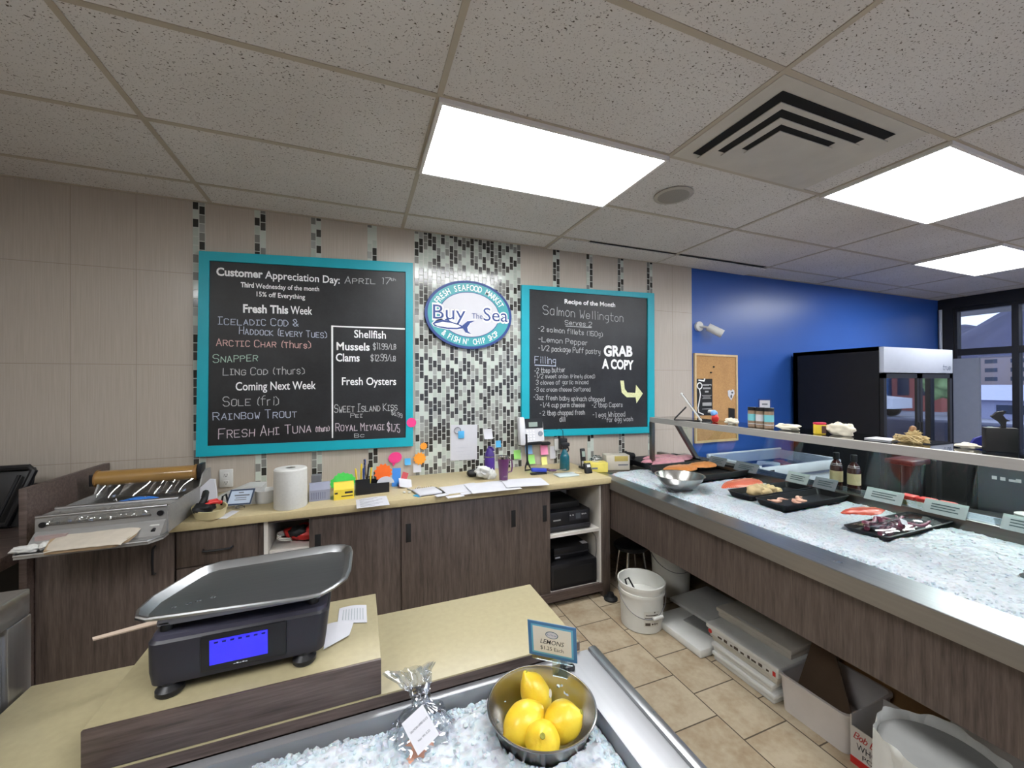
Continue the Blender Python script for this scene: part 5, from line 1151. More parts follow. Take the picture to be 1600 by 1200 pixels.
t = thing('squid_tentacles', 'purple red squid tentacles wrapped in cling film on a black tray', 'squid', (2.1, -2.035, .898), 0)
rnd = random.Random(5)
for k in range(14):
    x = rnd.uniform(-.2, .05); y = rnd.uniform(-.05, .05); a = rnd.uniform(-.3, .5); L = rnd.uniform(.14, .22)
    MB().tube([(x + L*q*math.cos(a), y + L*q*math.sin(a)*.5 + .012*math.sin(q*7+k), .014 + .012*math.sin(k*2.3) + .006*math.sin(q*9+k)) for q in [w/9 for w in range(10)]], [.011-.0007*w for w in range(10)], 8).build('tentacle', SQ, t)
MB().sheet(lambda u, v: (-.235+.48*u, -.075+.15*v, .012+.026*math.sin(PI*v)**.6*(1-.5*u) + .0035*mnoise.noise(Vector((u*7+v*3, v*4, 2)))), 48, 16).build('cling_film', FILM, t)
MB(at(-.02, -.045, .042, .5, .3)).box(-.05, .05, -.012, .012, 0, .001).build('label', PAPER, t, smooth=0)
t = thing('steel_bowl', 'empty steel bowl on the ice at the near edge of the display case', 'bowl', (1.665, -1.105, .895))
MB().shell([(0, 0), (.05, .002), (.10, .03), (.135, .07), (.15, .098), (.158, .10), (.157, .103), (.148, .1015), (.131, .072), (.097, .034), (.048, .006), (0, .005)], n=64).build('bowl', STEELN, t)
# price tickets along the back
CG = mat('pale_ticket', 'c5d0d0', .4, amt=.04); CGD = mat('grey_ticket', '8f949b', .4, amt=.05)
for k, (y, w, m_, lab) in enumerate(((-.72, .16, CGD, 'grey price ticket at the far end of the ticket rail'), (-.98, .19, CGD, 'grey price ticket behind the orange fillet tray'), (-1.36, .14, CG, 'price ticket behind the pale buns'), (-1.53, .13, CGD, 'price ticket below the two sauce bottles'), (-1.83, .17, CG, 'pale price ticket left of the red lidded jars'), (-2.08, .16, CG, 'pale price ticket in front of the red lidded jars'), (-2.34, .14, CG, 'price ticket in front of the white lidded tub'))):
    t = thing('price_ticket', lab, 'price ticket', (2.418, y, .93), 0, 'price tickets along the display case')
    T_ = at(0, 0, 0, -PI/2, 0, 0) @ Matrix.Rotation(-.55, 4, 'X')
    MB(T_).box(-w/2, w/2, -.001, .001, 0, .075).build('card', m_, t, smooth=0)
    q = MB(T_); [q.box(-w*.32, w*(.32-.08*(j % 2)), -.0018, -.001, .05-.014*j, .0545-.014*j) for j in range(3)]; q.build('print', mat('ticket_print', '4f6668', .8), t, smooth=0)
# customer side: sauce bottles and jars
BR = mat('brown_sauce', '3a1512', .15, coat=.6)
def sauce(y, lab):
    t = thing('sauce_bottle', lab, 'bottle', (2.62, y, .895), 0, 'sauce bottles behind the guard glass')
    MB().lathe([(.03, 0), (.034, .005), (.034, .15), (.028, .175), (.014, .20), (.014, .21)], n=28).build('bottle', BR, t)
    MB().lathe([(.0175, .205), (.0175, .245), (.015, .248)], n=20).build('cap', BLACK, t)
    MB().lathe([(.0346, .06), (.0346, .13)], n=28).build('label', mat('cream_label', 'd2c096', .6), t)
    MB().lathe([(.0305, .165), (.027, .178)], n=24).build('neck_label', PAPER, t)
sauce(-1.49, 'brown sauce bottle, left one behind the guard glass'); sauce(-1.59, 'brown sauce bottle, right one behind the guard glass')
for y, lab in ((-1.90, 'left'), (-1.975, 'middle'), (-2.05, 'right')):
    t = thing('spice_jar', '%s of three red lidded jars behind the guard glass' % lab, 'jar', (2.53, y, .895), 0, 'red lidded jars')
    MB().box(-.032, .032, -.032, .032, 0, .06, .008).build('jar', mat('mustard_glass', 'b8a860', .3), t); MB().box(-.034, .034, -.034, .034, .06, .082, .006).build('lid', mat('bright_red', 'e0403a', .4), t)
t = thing('lidded_tub', 'white lidded tub at the right edge behind the guard glass', 'tub', (2.54, -2.33, .895))
MB().lathe([(.045, 0), (.05, .06), (.05, .075)], n=32).build('tub', mat('tub_brown', '9a6a50', .5), t); MB().lathe([(.053, .075), (.053, .098), (.049, .1)], n=32).build('lid', WHITE, t); MB().lathe([(.0512, .03), (.0516, .06)], n=32).build('label', mat('tub_label', 'c9c3b8', .6), t)

# ---- things on the glass shelf
ZS = 1.3225
t = thing('tablet_stand', 'white tablet propped on a wire stand at the far end of the glass shelf', 'tablet', (2.07, -.83, ZS), .78)
MB(at(0, -.055, .002, 0, -.6)).box(-.085, .085, -.006, .006, 0, .25, .004).build('tablet', WHITE, t)
MB(at(0, -.055, .002, 0, -.6)).box(-.078, .078, -.0072, -.006, .012, .235).build('screen', mat('tablet_grey', '6d7078', .2), t, smooth=0)
MB().tube([(-.06, .135, .005), (-.06, .05, .10), (.06, .05, .10), (.06, .135, .005)], .004).tube([(-.06, -.06, .004), (-.06, .135, .004)], .004).build('wire_stand', BLACK, t)
t = thing('figurine', 'small white, blue and red toy figure beside the tablet', 'toy', (2.08, -1.02, ZS))
MB().blob((0, 0, .03), (.022, .028, .03), .2, 3, 1).build('base', RED, t); MB().blob((-.0, .01, .065), (.022, .024, .022), .2, 3, 2).build('head', mat('toy_blue', '6f9fd6', .5), t); MB().blob((.0, .035, .075), (.014, .028, .013), .3, 3, 3).build('arm', WHITE, t)
SHM = SHELLM
def shell(lab, x, y, sx, sy, sz, seed, rz=0, m=None):
    t = thing('seashell', lab, 'shell', (x, y, ZS), rz, 'seashells on the glass shelf')
    MB().blob((0, 0, sz*.9), (sx, sy, sz), .45, 4, seed, 30, fn=lambda d: Vector((d.x, d.y, max(-.9, d.z)))).build('shell', m or SHM, t)
    q = MB(); [q.tube([(sx*.75*math.cos(a)*r_, sy*.9*math.sin(a)*r_, sz*(1.75-.9*r_*r_)) for r_ in (.15, .5, .85)], .003, 5) for a in [k*.5 - 1.2 for k in range(6)]]; q.build('ribs', mat('shell_rib', 'c2b8a2', .6), t)
shell('small knobbly seashell in front of the cork board', 2.06, -1.17, .028, .045, .022, 3)
shell('pale scallop seashell between the jars and the yellow tin', 2.06, -1.555, .04, .06, .02, 8)
shell('large white seashell leaning beside the yellow tin', 2.06, -1.83, .03, .062, .036, 14)
shell('spiny little seashells by the black bird silhouette', 2.06, -2.30, .022, .036, .012, 19)
for k, y in enumerate((-1.345, -1.40, -1.455)):
    t = thing('seasoning_jar', ('left', 'middle', 'right')[k] + ' black lidded seasoning jar on the glass shelf', 'jar', (2.035, y, ZS), 0, 'seasoning jars on the glass shelf'); t.scale = (.86, .86, .84)
    MB().lathe([(.027, 0), (.03, .004), (.03, .128)], n=28).build('jar', mat('brown_spice', '8d7763', .4, amt=.15, scale=80), t)
    MB().lathe([(.031, .126), (.031, .15), (.029, .152)], n=28).build('lid', BLACK, t)
    MB().lathe([(.0306, .05), (.0306, .1)], n=28).build('label', mat('teal_label', '6fb9c2', .5) if k != 1 else PAPER, t)
    MB().lathe([(.0307, .025), (.0307, .03)], n=28).build('label_band', PAPER, t)
t = thing('shelf_sign', 'small dark blue framed sign standing behind the seasoning jars', 'sign', (2.10, -1.38, ZS), -.75); t.scale = (.7, .7, .85)
MB().box(-.05, .05, -.004, .004, .1, .21).build('frame', NAVY, t, smooth=0); MB().box(-.04, .04, -.005, -.004, .112, .2).build('card', PAPER, t, smooth=0); MB().box(-.004, .004, -.004, .004, 0, .1).build('stem', ACRYL, t, smooth=0)
q = MB(); q.box(-.022, .022, -.0058, -.005, .165, .177).box(-.03, .03, -.0058, -.005, .13, .137); q.build('print', GREYINK, t, smooth=0)
t = thing('spice_tin', 'yellow tin with a red lid on the glass shelf', 'tin', (2.03, -1.745, ZS), -.5); t.scale = (.68, .68, .75)
MB().box(-.036, .036, -.022, .022, 0, .068, .004).build('tin', YEL, t); MB().box(-.038, .038, -.024, .024, .068, .084, .005).build('lid', mat('magenta_red', 'c5274a', .4), t); MB().box(.002, .034, -.0228, -.0222, .006, .06).build('label', mat('dark_label', '5a3f3a', .6), t, smooth=0); MB().tube([(.036, 0, .05), (.055, 0, .045), (.055, 0, .02), (.036, 0, .015)], .005).build('handle', BLACK, t)
single('leaflet', PAPER, 'white leaflets lying on the shelf between the shells and the net', 'paper', MB(at(2.07, -2.0, ZS+.001)).box(-.05, .05, -.06, .045, 0, .004))
t = thing('fishing_net', 'heap of beige netting with a wooden ball on the glass shelf', 'net', (2.06, -2.12, ZS)); t.scale = (.65, .65, .72)
NETM = mat('beige_net', 'b09a6c', .9, amt=.25, scale=70, bump=.5)
MB().blob((0, 0, .022), (.05, .085, .026), .55, 6, 3, 40).blob((0, -.01, .05), (.03, .04, .028), .7, 7, 6, 30).build('netting', NETM, t)
q = MB(); [q.tube([(-.05+.02*math.sin(k), -.08+.016*w, .03+.02*math.sin(w*.6+k)) for w in range(11)], .003, 5) for k in range(6)]; q.build('cords', mat('net_cord', 'c8b386', .9), t)
MB().blob((0, -.005, .088), (.02, .02, .022), n=20).build('float', mat('wood_ball', '9a7350', .5), t)
t = thing('bird_silhouette', 'black box with a black bird head silhouette on top', 'ornament', (2.07, -2.385, ZS), -.95); t.scale = (.5, .7, .95)
MB().box(-.085, .085, -.03, .03, 0, .10, .004).build('box', BLACKM, t)
MB().prism([(.0, .1), (.012, .111), (-.006, .126), (-.036, .14), (-.048, .148), (-.034, .153), (-.018, .165), (.02, .171), (.034, .168), (.014, .153), (.03, .137), (.052, .131), (.05, .1285), (.032, .127), (.03, .115), (.03, .1)], -.012, .012, (0, 0, 0), (1, 0, 0), (0, 0, 1)).build('bird_head', BLACKM, t, smooth=0)
GB = mat('sea_green_box', '2f7d66', .5, amt=.15, scale=20)
t = thing('green_box', 'sea green box at the right picture edge beside the bird silhouette', 'box', (2.09, -2.50, ZS), -.9); t.scale = (.6, .75, .95); MB().box(-.06, .06, -.03, .03, 0, .11, .003).build('box', GB, t); q = MB(); [q.box(-.05, .03, -.0312, -.03, .02+.02*j, .023+.02*j) for j in range(4)]; q.build('print', mat('mint_print', '8fc4b4', .7), t, smooth=0)
t = thing('green_box', 'narrow sea green box left of the bird silhouette', 'box', (2.15, -2.335, ZS), -.9); t.scale = (.6, .6, .75); MB().box(-.015, .015, -.02, .02, 0, .12, .003).build('box', GB, t); q = MB(); [q.box(-.012, .012, -.0212, -.02, .02+.03*j, .024+.03*j) for j in range(3)]; q.build('print', mat('mint_print', '8fc4b4', .7), t, smooth=0)
single('blue_arch', mat('deep_blue', '2b2f86', .5), 'deep blue arched ornament behind the spiny seashells', 'ornament', MB(at(2.16, -2.29, ZS, -.9) @ Matrix.Scale(.7, 4)).prism([(-.06, 0), (-.045, .018), (-.028, .016), (-.01, .05), (.03, .072), (.06, .07), (.06, .0)], -.012, .012, (0, 0, 0), (1, 0, 0), (0, 0, 1)), smooth=0)

# boxes at the far end of the case
t = thing('glove_box', 'yellow plastic wrapped glove box at the far end of the case deck', 'box', (1.50, -.36, .882), -.25)
MB().box(-.09, .09, -.05, .05, 0, .082, .008).build('carton', mat('pale_yellow_wrap', 'd9c860', .4, amt=.08, scale=20), t)
MB().prism([(.03*math.cos(a), .016*math.sin(a)) for a in [k*PI/10 for k in range(20)]], .082, .084).build('opening', mat('opening_tissue', 'cfcabb', .8), t, smooth=0)
MB().box(-.05, .0, -.051, -.05, .03, .045).build('print', GREYINK, t, smooth=0)
t = thing('glove_box', 'white open glove box between the yellow box and the guard post', 'box', (1.72, -.33, .882), -.3)
MB().box(-.10, .10, -.06, .06, 0, .125, .004).build('carton', mat('off_white_carton', 'c0b9ab', .6), t)
MB().box(-.03, .085, -.0608, -.058, .075, .118, .006).build('opening', mat('opening_yellow', 'b3a05a', .8), t); MB().box(0, .085, -.0612, -.0598, .04, .05).build('print', GREYINK, t, smooth=0)
single('black_bag', BLACKM, 'crumpled black bag standing left of the guard post', 'bag', MB().blob((1.90, -.26, .882+.062), (.06, .05, .065), .4, 4, 8, 28))
single('clear_bag', ACRYL, 'crumpled clear plastic bag between the two glove boxes', 'bag', MB().blob((1.60, -.22, .882+.05), (.06, .04, .055), .5, 5, 4, 26))
# ================================================================ things on the floor under the case
PAIL = mat('white_pail', 'd6d6d0', .4, amt=.03)
def pail(lab, x, y, r0, r1, h, deep, rz, front):
    t = thing('bucket', lab, 'bucket', (x, y, 0), rz, 'white plastic buckets')
    MB().shell([(0, 0), (r0-.006, 0), (r0, .006), (r1-.01, h-.07), (r1, h-.068), (r1, h-.05), (r1-.006, h-.048), (r1-.004, h-.022), (r1+.004, h-.02), (r1+.005, h), (r1-.004, h+.001), (r1-.009, h-.03), (r1-.012-(r1-r0)*deep/h, h-deep), (0, h-deep)], n=64).build('pail', PAIL, t)
    wire = [(r1*1.02*math.cos(a), r1*1.03*math.sin(a), h-.055-(.13 if front else .10)*math.sin(-a)) for a in [PI + PI*k/20 for k in range(21)]]
    MB().tube(wire, .0025, 6).build('wire_handle', mat('wire_grey', '77777a', .4), t)
    return t
bk = pail('white bucket with a printed label standing on the floor in front of the case', 1.445, -.985, .132, .150, .295, .10, -.45, True)
MB().cyl((.035, -.158, .115), (.10, -.138, .125), .011, n=14).build('grip', WHITE, bk)
def lab_(u, v):
    a = -1.70 + .72*u; r = .1345 + .018*(.05+.1*v)/.295 + .003
    return (r*math.cos(a), r*math.sin(a), .055 + .10*v)
MB().sheet(lab_, 14, 6).build('paper_label', mat('label_white', 'cfcdc4', .6), bk)
m = MB()
def lp(a0, a1, z0, z1):
    def f(u, v):
        p = lab_(a0+(a1-a0)*u, z0+(z1-z0)*v); k = 1.006; return (p[0]*k, p[1]*k, p[2])
    m.sheet(f, 5, 1)
for a in (( .1, .9, .72, .78), (.05, .8, .55, .6), (.1, .95, .46, .5), (.08, .4, .08, .26), (.48, .6, .12, .22), (.66, .74, .1, .24), (.8, .9, .12, .2), (.62, .7, .88, .98)): lp(*a)
m.build('label_print', mat('label_ink', '4b4138', .7), bk, smooth=0)
t = thing('scoop', 'dark metal scoop handle standing in the front bucket', 'scoop', (1.40, -.95, .2))
MB().tube([(-.02, .02, 0), (-.035, .03, .075), (-.02, .015, .09), (.01, -.01, .02)], .006).build('handle', mat('dark_metal', '4a4a4c', .35, 1.), t)
pail('white bucket half hidden in the shade under the case', 1.935, -.73, .13, .155, .36, .06, -.3, False)
t = thing('stool', 'low round black stool with chrome legs in the dark under the case', 'stool', (1.70, -.55, 0))
MB().lathe([(.0, .30), (.12, .30), (.13, .31), (.13, .33), (.12, .338), (0, .34)], n=40).build('seat', BLACK, t)
for a in (.6, 2.2, 3.8, 5.4): MB().cyl((.09*math.cos(a), .09*math.sin(a), .3), (.13*math.cos(a), .13*math.sin(a), 0), .009, n=10).build('leg', mat('chrome', 'c9c9cb', .15, 1.), t)
FO = mat('white_foam', 'd3d3cf', .6, amt=.03); FO2 = mat('off_white_plastic', 'c2bdb2', .5, amt=.05)
single('cutting_board', FO, 'thick white board lying flat on the floor behind the bucket', 'board', MB().box(-.18, .18, -.20, .20, 0, .05, .012, T=at(1.70, -1.20, 0, .02)))
single('cutting_board', FO, 'thin white board lying on the thick one, far end under the case', 'board', MB().box(-.19, .19, -.16, .16, .05, .075, .008, T=at(1.95, -1.06, 0, .06)))
single('grey_sheet', mat('grey_plastic_sheet', '8f8f8c', .5), 'grey plastic sheet between the boards and the container stack', 'sheet', MB().box(-.15, .14, -.14, .14, .05, .056, T=at(1.83, -1.25, 0, .15)))
def lid(lab, x0, x1, y0, y1, z, h, m, rz=.0, ridge=True):
    t = thing('food_container', lab, 'container', ((x0+x1)/2, (y0+y1)/2, z), rz, 'stacked white containers under the case')
    w, d = (x1-x0)/2, (y1-y0)/2
    MB().box(-w, w, -d, d, 0, h*.55, .008).build('tub', m, t); MB().box(-w-.008, w+.008, -d-.008, d+.008, h*.55, h-.0005, .007).build('lid', m, t)
    return t
lid('lowest flat white container of the stack on the floor', 1.60, 1.98, -1.785, -1.425, 0, .05, FO)
lid('second flat white container from the floor', 1.60, 1.98, -1.775, -1.42, .05, .045, FO)
lid('third flat white container, under the printed one', 1.615, 1.97, -1.79, -1.40, .095, .04, FO2)
q = lid('white container with red and black print along its edge', 1.60, 1.96, -1.80, -1.385, .135, .06, FO, .02)
m = MB(); [m.box(-.1815, -.1805, -.16+.034*j, -.16+.034*j+(.014+.006*(j % 3)), .008, .018+.005*(j % 2)) for j in range(9)]; m.build('print', mat('label_ink', '4b4138', .7), q, smooth=0)
MB().box(-.1820, -.1806, -.195, -.18, .006, .028).cyl((-.182, .19, .018), (-.1805, .19, .018), .012, n=16).build('red_mark', RED, q, smooth=0)
q = lid('topmost off white container of the stack, pushed back', 1.71, 2.05, -1.79, -1.36, .195, .055, FO2, .02)
MB().box(-.165, -.155, -.06, .10, .0555, .058, .001).build('label_strip', WHITE, q, smooth=0)
# tub, cardboard
t = thing('storage_tub', 'white tub on the floor with a brown lid sheet sliding into it', 'tub', (1.785, -1.945, 0), .02)
L = [(rr(-.162, .162, -.140, .140, .03), 0), (rr(-.174, .174, -.150, .150, .035), .165), (rr(-.180, .180, -.156, .156, .035), .167), (rr(-.180, .180, -.156, .156, .035), .178), (rr(-.168, .168, -.144, .144, .03), .179), (rr(-.155, .155, -.134, .134, .028), .012)]
n = len(L[0][0]); vs = [(p[0], p[1], z) for pl_, z in L for p in pl_]; fs = [(i*n+k, i*n+(k+1) % n, (i+1)*n+(k+1) % n, (i+1)*n+k) for i in range(5) for k in range(n)] + [tuple(range(n-1, -1, -1)), tuple(5*n+k for k in range(n))]
MB().add(vs, fs).build('tub', mat('tub_white', 'd0cac6', .45, amt=.03), t)
KR = mat('kraft_cardboard', 'a8845a', .85, amt=.08, scale=8)
t = thing('cardboard_box', 'brown cardboard box with one flap hanging into the white tub', 'box', (2.12, -2.06, 0))
MB().box(-.14, .17, -.20, -.194, 0, .47).box(-.14, .17, .194, .20, 0, .47).box(.164, .17, -.194, .194, 0, .47).box(-.14, -.134, -.194, .194, 0, .47).box(-.14, .17, -.2, .2, 0, .006).build('box', KR, t, smooth=0)
MB().add([(-.14, .19, .47), (-.14, -.22, .47), (-.42, -.20, .37), (-.42, .16, .37), (-.14, .19, .475), (-.14, -.22, .475), (-.42, -.20, .375), (-.42, .16, .375)], [(3, 2, 1, 0), (4, 5, 6, 7), (0, 1, 5, 4), (1, 2, 6, 5), (2, 3, 7, 6), (3, 0, 4, 7)], None).build('top_flap', KR, t, smooth=0)
MB().prism([(.08, -.15), (-.10, .12), (.135, .12), (.15, -.15)], 0, .004, (-.335, .095, .205), (.0, 1, .0), (-.6, 0, -.8)).build('hanging_flap', mat('brown_board', '5c4a3a', .8), t, smooth=0)
t = thing('printed_carton', 'white carton with red print and big dark letters beside the white tub', 'carton', (1.73, -2.21, 0))
CW = mat('carton_white', 'c9c4be', .7, amt=.03)
MB().box(-.115, .115, -.105, -.1, 0, .20).box(-.115, .115, .1, .105, 0, .20).box(-.115, -.11, -.1, .1, 0, .155).box(.11, .115, -.1, .1, 0, .2).box(-.115, .115, -.105, .105, 0, .004).build('carton', CW, t, smooth=0)
MB().box(-.117, -.1151, -.105, .105, 0, .03).build('red_band', RED, t, smooth=0)
m = MB(); XX = (0, -1, 0)
m.strokes('Bob Evan', (-.1155, .092, .112), XX, (0, 0, 1), .026, .0035, width=.115, slant=.3); m.build('red_script', mat('carton_red', 'b5433f', .7), t, smooth=0)
m = MB(); m.text('WHOLE', (-.1155, .082, .070), XX, (0, 0, 1), .028, width=.10, bold=.0); m.text('POT', (-.1155, .062, .040), XX, (0, 0, 1), .020, width=.055); m.build('lettering', INK, t, smooth=0)
t = thing('waste_bin', 'bin with a white plastic liner at the bottom of the picture', 'bin', (1.40, -2.47, 0))
MB().lathe([(.105, 0), (.14, .40), (.147, .405)], n=40).build('bin', mat('bin_grey', '8f8f8d', .5), t)
def liner(u, v):
    a = 2*PI*u
    if v < .35: w = v/.35; r = .158 + .005*math.sin(6*a) + .004*math.sin(15*a) - .004*w; z = .25 + .19*w + .012*math.sin(4*a)*(1-w) + .004*math.sin(5*a)*w
    elif v < .75: w = (v-.35)/.4; r = .154 - .012*w + .003*math.sin(9*a)*w; z = .44 - .15*w + .004*math.sin(5*a)*(1-w)
    else: w = (v-.75)/.25; r = .142*(1-w)**.8; z = .29 - .03*w + .004*math.sin(3*a)*w
    return (r*math.cos(a), r*math.sin(a), z)
MB().sheet(liner, 80, 26).build('liner', mat('white_liner', 'cfcfca', .5, amt=.04), t)
single('white_carton', mat('grey_white_carton', 'a5a5a6', .7), 'plain pale carton standing behind the lined bin', 'carton', MB().box(1.72, 2.0, -2.58, -2.37, 0, .36, .003))
single('navy_crate', mat('navy_crate', '20223c', .6), 'dark navy crate in the shade behind the lined bin', 'crate', MB().box(1.70, 2.1, -3.1, -2.62, 0, .34, .01))

# ================================================================ shop floor to the right
t = thing('drinks_fridge', 'tall black two door glass fridge with a white sign panel', 'fridge', (5.02, -.46, 0))
FB = mat('fridge_black', '0c0c0f', .5, amt=.2)
MB().box(4.39, 4.43, -.86, -.05, .03, 1.955).box(5.61, 5.65, -.86, -.05, .03, 1.955).box(4.39, 5.65, -.86, -.05, 1.915, 1.955).box(4.39, 5.65, -.86, -.05, .03, .17).box(4.39, 5.65, -.10, -.05, .03, 1.955).box(4.45, 5.6, -.8, -.1, 0, .03).build('cabinet', FB, t, world=True, smooth=0)
s_ = MB().box(4.395, 5.645, -.90, -.86, 1.70, 1.95, .004).build('sign_panel', mat('sign_panel_white', 'a9aeba', .35, amt=.02), t, world=True)
MB().strokes('true', (5.44, -.9005, 1.735), (1, 0, 0), (0, 0, 1), .055, .008, width=.15, slant=.2).build('logo', mat('logo_grey_blue', '5d6678', .6), s_, world=True, smooth=0)
for x0, x1 in ((4.40, 5.015), (5.025, 5.64)):
    d = MB().box(x0, x0+.045, -.895, -.862, .18, 1.69).box(x1-.045, x1, -.895, -.862, .18, 1.69).box(x0, x1, -.895, -.862, 1.645, 1.69).box(x0, x1, -.895, -.862, .18, .23).build('door', FRAMEB, t, world=True, smooth=0)
    MB().box(x0+.045, x1-.045, -.885, -.878, .23, 1.645).build('glass', GLASSD, d, world=True, smooth=0)
    MB().tube([(x1-.022 if x0 < 5 else x0+.022, -.895, z) for z in (.8, 1.2)], .012).build('handle', BLACK, d, world=True)
for z in (.55, .95, 1.3): MB().box(4.44, 5.6, -.82, -.12, z, z+.012).build('rack', mat('rack_grey', '4b4d50', .5), t, world=True, smooth=0)
t = thing('chest_freezer', 'white glass topped chest freezer against the blue wall', 'freezer', (3.55, -.38, 0))
FZ = mat('freezer_white', 'c6cbd6', .35, amt=.02)
MB().box(3.03, 4.10, -.66, -.10, .04, .74, .01).box(3.08, 4.05, -.6, -.15, 0, .04).build('body', FZ, t, world=True)
MB().box(3.02, 4.11, -.69, -.655, .765, .85, .006).box(3.02, 4.11, -.10, -.07, .765, .88, .006).box(3.02, 3.05, -.655, -.10, .765, .86, .004).box(4.08, 4.11, -.655, -.10, .765, .86, .004).build('lid_frame', FZ, t, world=True)
MB().box(3.02, 4.11, -.675, -.66, .74, .765).build('grey_trim', mat('trim_grey', '7f86a0', .4), t, world=True, smooth=0)
MB().add([(3.05, -.655, .852), (4.08, -.655, .852), (4.08, -.10, .872), (3.05, -.10, .872)], [(0, 1, 2, 3)]).build('glass_lid', GLASSW, t, world=True, smooth=0)
MB().box(3.10, 3.16, -.6915, -.69, .80, .825).build('maker_badge', INK, t, world=True, smooth=0)
rnd = random.Random(4)
for k in range(6):
    single('frozen_pack', (mat('pack_white', 'c9ced8', .4), mat('pack_rose', 'a05560', .4), mat('pack_slate', '6e7690', .4))[k % 3], '%s frozen pack lying in the chest freezer, counted from its left end' % ('first', 'second', 'third', 'fourth', 'fifth', 'sixth', 'seventh', 'eighth', 'ninth', 'tenth')[k], 'pack', MB(at(3.13+.165*k, -.38+.1*rnd.uniform(-1, 1), .742, rnd.uniform(-1, 1))).box(-.045, .045, -.10, .10, 0, .05, .012), 'frozen packs in the chest freezer')
struct('trim_2', MB().box(7.50, 7.54, -.455, -.20, 0, 1.935), mat('grey_panel', '7d8290', .5, amt=.03))
t = thing('dark_cabinet', 'dark grey cabinet with small white labels in the shop behind the case', 'cabinet', (5.2, -1.7, 0))
MB().box(5.0, 5.5, -2.6, -1.3, .02, .86, .01).build('body', mat('slate_cabinet', '2b2e36', .5, amt=.05), t, world=True)
m = MB(); [m.box(4.996, 4.999, y, y+.03, .73, .76) for y in (-1.42, -1.47, -1.56)]; m.box(4.996, 4.999, -1.54, -1.49, .73, .75); m.build('labels', PAPER, t, world=True, smooth=0)
single('black_cabinet', BLACKM, 'black cabinet left of the dark grey labelled one in the shop', 'cabinet', MB().box(4.9, 5.4, -1.27, -.98, 0, .93, .008))
t = thing('cafe_chair', 'black cafe chair in the shop between the fridge and the dark cabinet', 'chair', (4.62, -1.38, 0), .3)
MB().box(-.2, .2, -.2, .2, .43, .47, .015).build('seat', BLACKM, t); MB().box(-.2, .2, .17, .21, .5, .92, .015).build('backrest', BLACKM, t)
for sx in (-.18, .18):
    for sy in (-.18, .18): MB().cyl((sx, sy, 0), (sx*.95, sy*.95, .44), .014, n=10).build('leg', BLACKM, t)
t = thing('side_table', 'tall square bar table with a dark red top in front of the fridge', 'table', (3.8, -1.33, 0))
MB().box(-.13, .13, -.09, .09, .95, .99, .008).build('top', mat('maroon_top', '4a1f22', .35), t); MB().cyl((0, 0, .02), (0, 0, .95), .035).build('post', BLACK, t); MB().lathe([(.22, 0), (.22, .012), (.05, .03)], n=32).build('foot', BLACK, t)

# ================================================================ outside, seen through the glass
struct('floor_outside', MB().box(7.8, 420, -220, 260, -.6, -.12), mat('asphalt', '94949c', .9, amt=.08, scale=.4)) 
struct('trim_3', MB().box(7.78, 9.7, -7, 3, 2.77, 2.9), mat('soffit_board', '9a948e', .8, amt=.04, scale=3))
single('street_kerb', mat('kerb_grey', '4b4b58', .8), 'dark hedge strip along the street outside the window', 'hedge', MB().box(13.5, 14.1, -30, 30, -.12, .62, .1))
m = MB()
def hill(u, v):
    y = 260 - 420*u; b = 36 + 60*min(1, max(0, (120-y)/70)) + 10*mnoise.noise(Vector((u*9, 1, 2))) + 4*mnoise.noise(Vector((u*30, 3, 2)))
    return (250 + 120*v, y, -1 + b*math.sin(v*PI/2)**.8 + 2.5*mnoise.noise(Vector((u*22, v*12, 3))))
single('mountain', mat('hazy_mountain', '4d4b5c', 1., amt=.18, scale=.06), 'hazy purple mountain slope beyond the window', 'mountain', MB().sheet(hill, 90, 24))  # distance haze is put into the purple-grey base colour
def house(name, lab, x, y, w, d, h, wall, roof, rh, rows=2):
    t = thing(name, lab, 'building', (x, y, -.12))
    MB().box(-d/2, d/2, -w/2, w/2, 0, h).build('walls', wall, t, smooth=0)
    if rh: MB().add([(-d/2-.3, -w/2-.3, h), (d/2+.3, -w/2-.3, h), (d/2+.3, w/2+.3, h), (-d/2-.3, w/2+.3, h), (0, -w*.2, h+rh), (0, w*.2, h+rh)], [(3, 2, 1, 0), (0, 1, 4), (1, 2, 5, 4), (2, 3, 5), (3, 0, 4, 5)]).build('roof', roof, t, smooth=0)
    else: MB().box(-d/2-.1, d/2+.1, -w/2-.1, w/2+.1, h, h+.3).build('roof', roof, t, smooth=0)
    n_ = max(2, int(w/2.5))
    for r_ in range(rows):
        for k in range(n_): MB().box(-d/2-.03, -d/2, -w/2 + w*(k+.25)/n_, -w/2 + w*(k+.75)/n_, h*(r_+.3)/rows, h*(r_+.75)/rows).build('window', mat('dark_pane', '3a3f4c', .2), t, smooth=0)
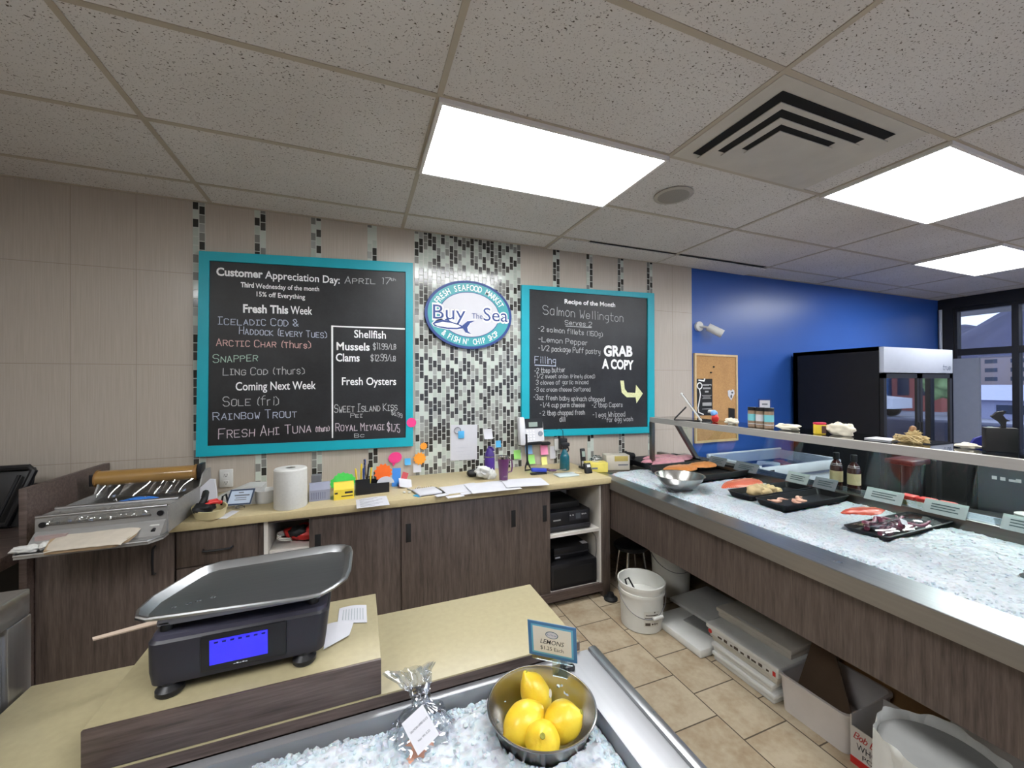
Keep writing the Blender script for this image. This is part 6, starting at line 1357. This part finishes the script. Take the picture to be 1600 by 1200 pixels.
house('apartment_building', 'tan apartment block outside below the mountain', 110, 27, 12, 12, 6.2, mat('tan_wall', '9a8c88', .8), mat('grey_roof', '6e6c78', .8), 0, 4)
house('apartment_building', 'paler stepped apartment block right of the tan one outside', 100, 39, 6, 10, 4.2, mat('pale_tan_wall', 'a89a98', .8), mat('grey_roof', '6e6c78', .8), 0, 2)
house('low_building', 'low pale roofed building across the street outside the window', 30, 6.5, 4.6, 5, .9, mat('pale_wall', '9a9cb4', .8), mat('pale_roof', 'b4b6cc', .7), .7, 1)
house('blue_building', 'blue shop building across the street, mirrored in the fridge door', 32, -15.8, 4.2, 5, 2.9, mat('blue_siding', '5a93d8', .7), mat('white_roof', 'd0d4dc', .7), 0, 1)
house('brick_building', 'red brick building across the street, mirrored in the fridge door', 34, -12.3, 2.3, 5, 3.2, mat('red_brick', 'b0685c', .8), mat('grey_roof', '6e6c78', .8), 0, 1)
t = thing('street_tree', 'leafy green tree across the street, mirrored in the fridge door', 'tree', (28, -9.4, -.12))
MB().cyl((0, 0, 0), (0, 0, 1.6), .14).build('trunk', mat('bark', '5a4636', .9), t)
MB().blob((0, 0, 2.4), (1.1, 1.3, 1.4), .5, 8, 3, 40).build('crown', mat('leaf_green', '9ab57c', .9, amt=.3, scale=3, bump=.5), t)
t = thing('pickup_truck', 'white parked truck across the street, mirrored in the fridge door', 'truck', (25, -12.2, -.12), PI/2)
MB().prism([(-2.2, .45), (2.2, .45), (2.2, .95), (1.2, 1.05), (.7, 1.6), (-.6, 1.6), (-.7, 1.05), (-2.2, 1.0)], -.85, .85, (0, 0, 0), (1, 0, 0), (0, 0, 1)).build('body', mat('truck_white', 'e0e4ea', .3), t, smooth=0)
MB().prism([(1.05, 1.08), (.65, 1.52), (.1, 1.52), (.1, 1.08)], -.87, .87, (0, 0, 0), (1, 0, 0), (0, 0, 1)).build('windows', mat('dark_pane', '3a3f4c', .2), t, smooth=0)
for x in (-1.4, 1.4):
    for s in (-.8, .8): MB().cyl((x, s-.1, .36), (x, s+.1, .36), .36, n=24).build('wheel', BLACKM, t)
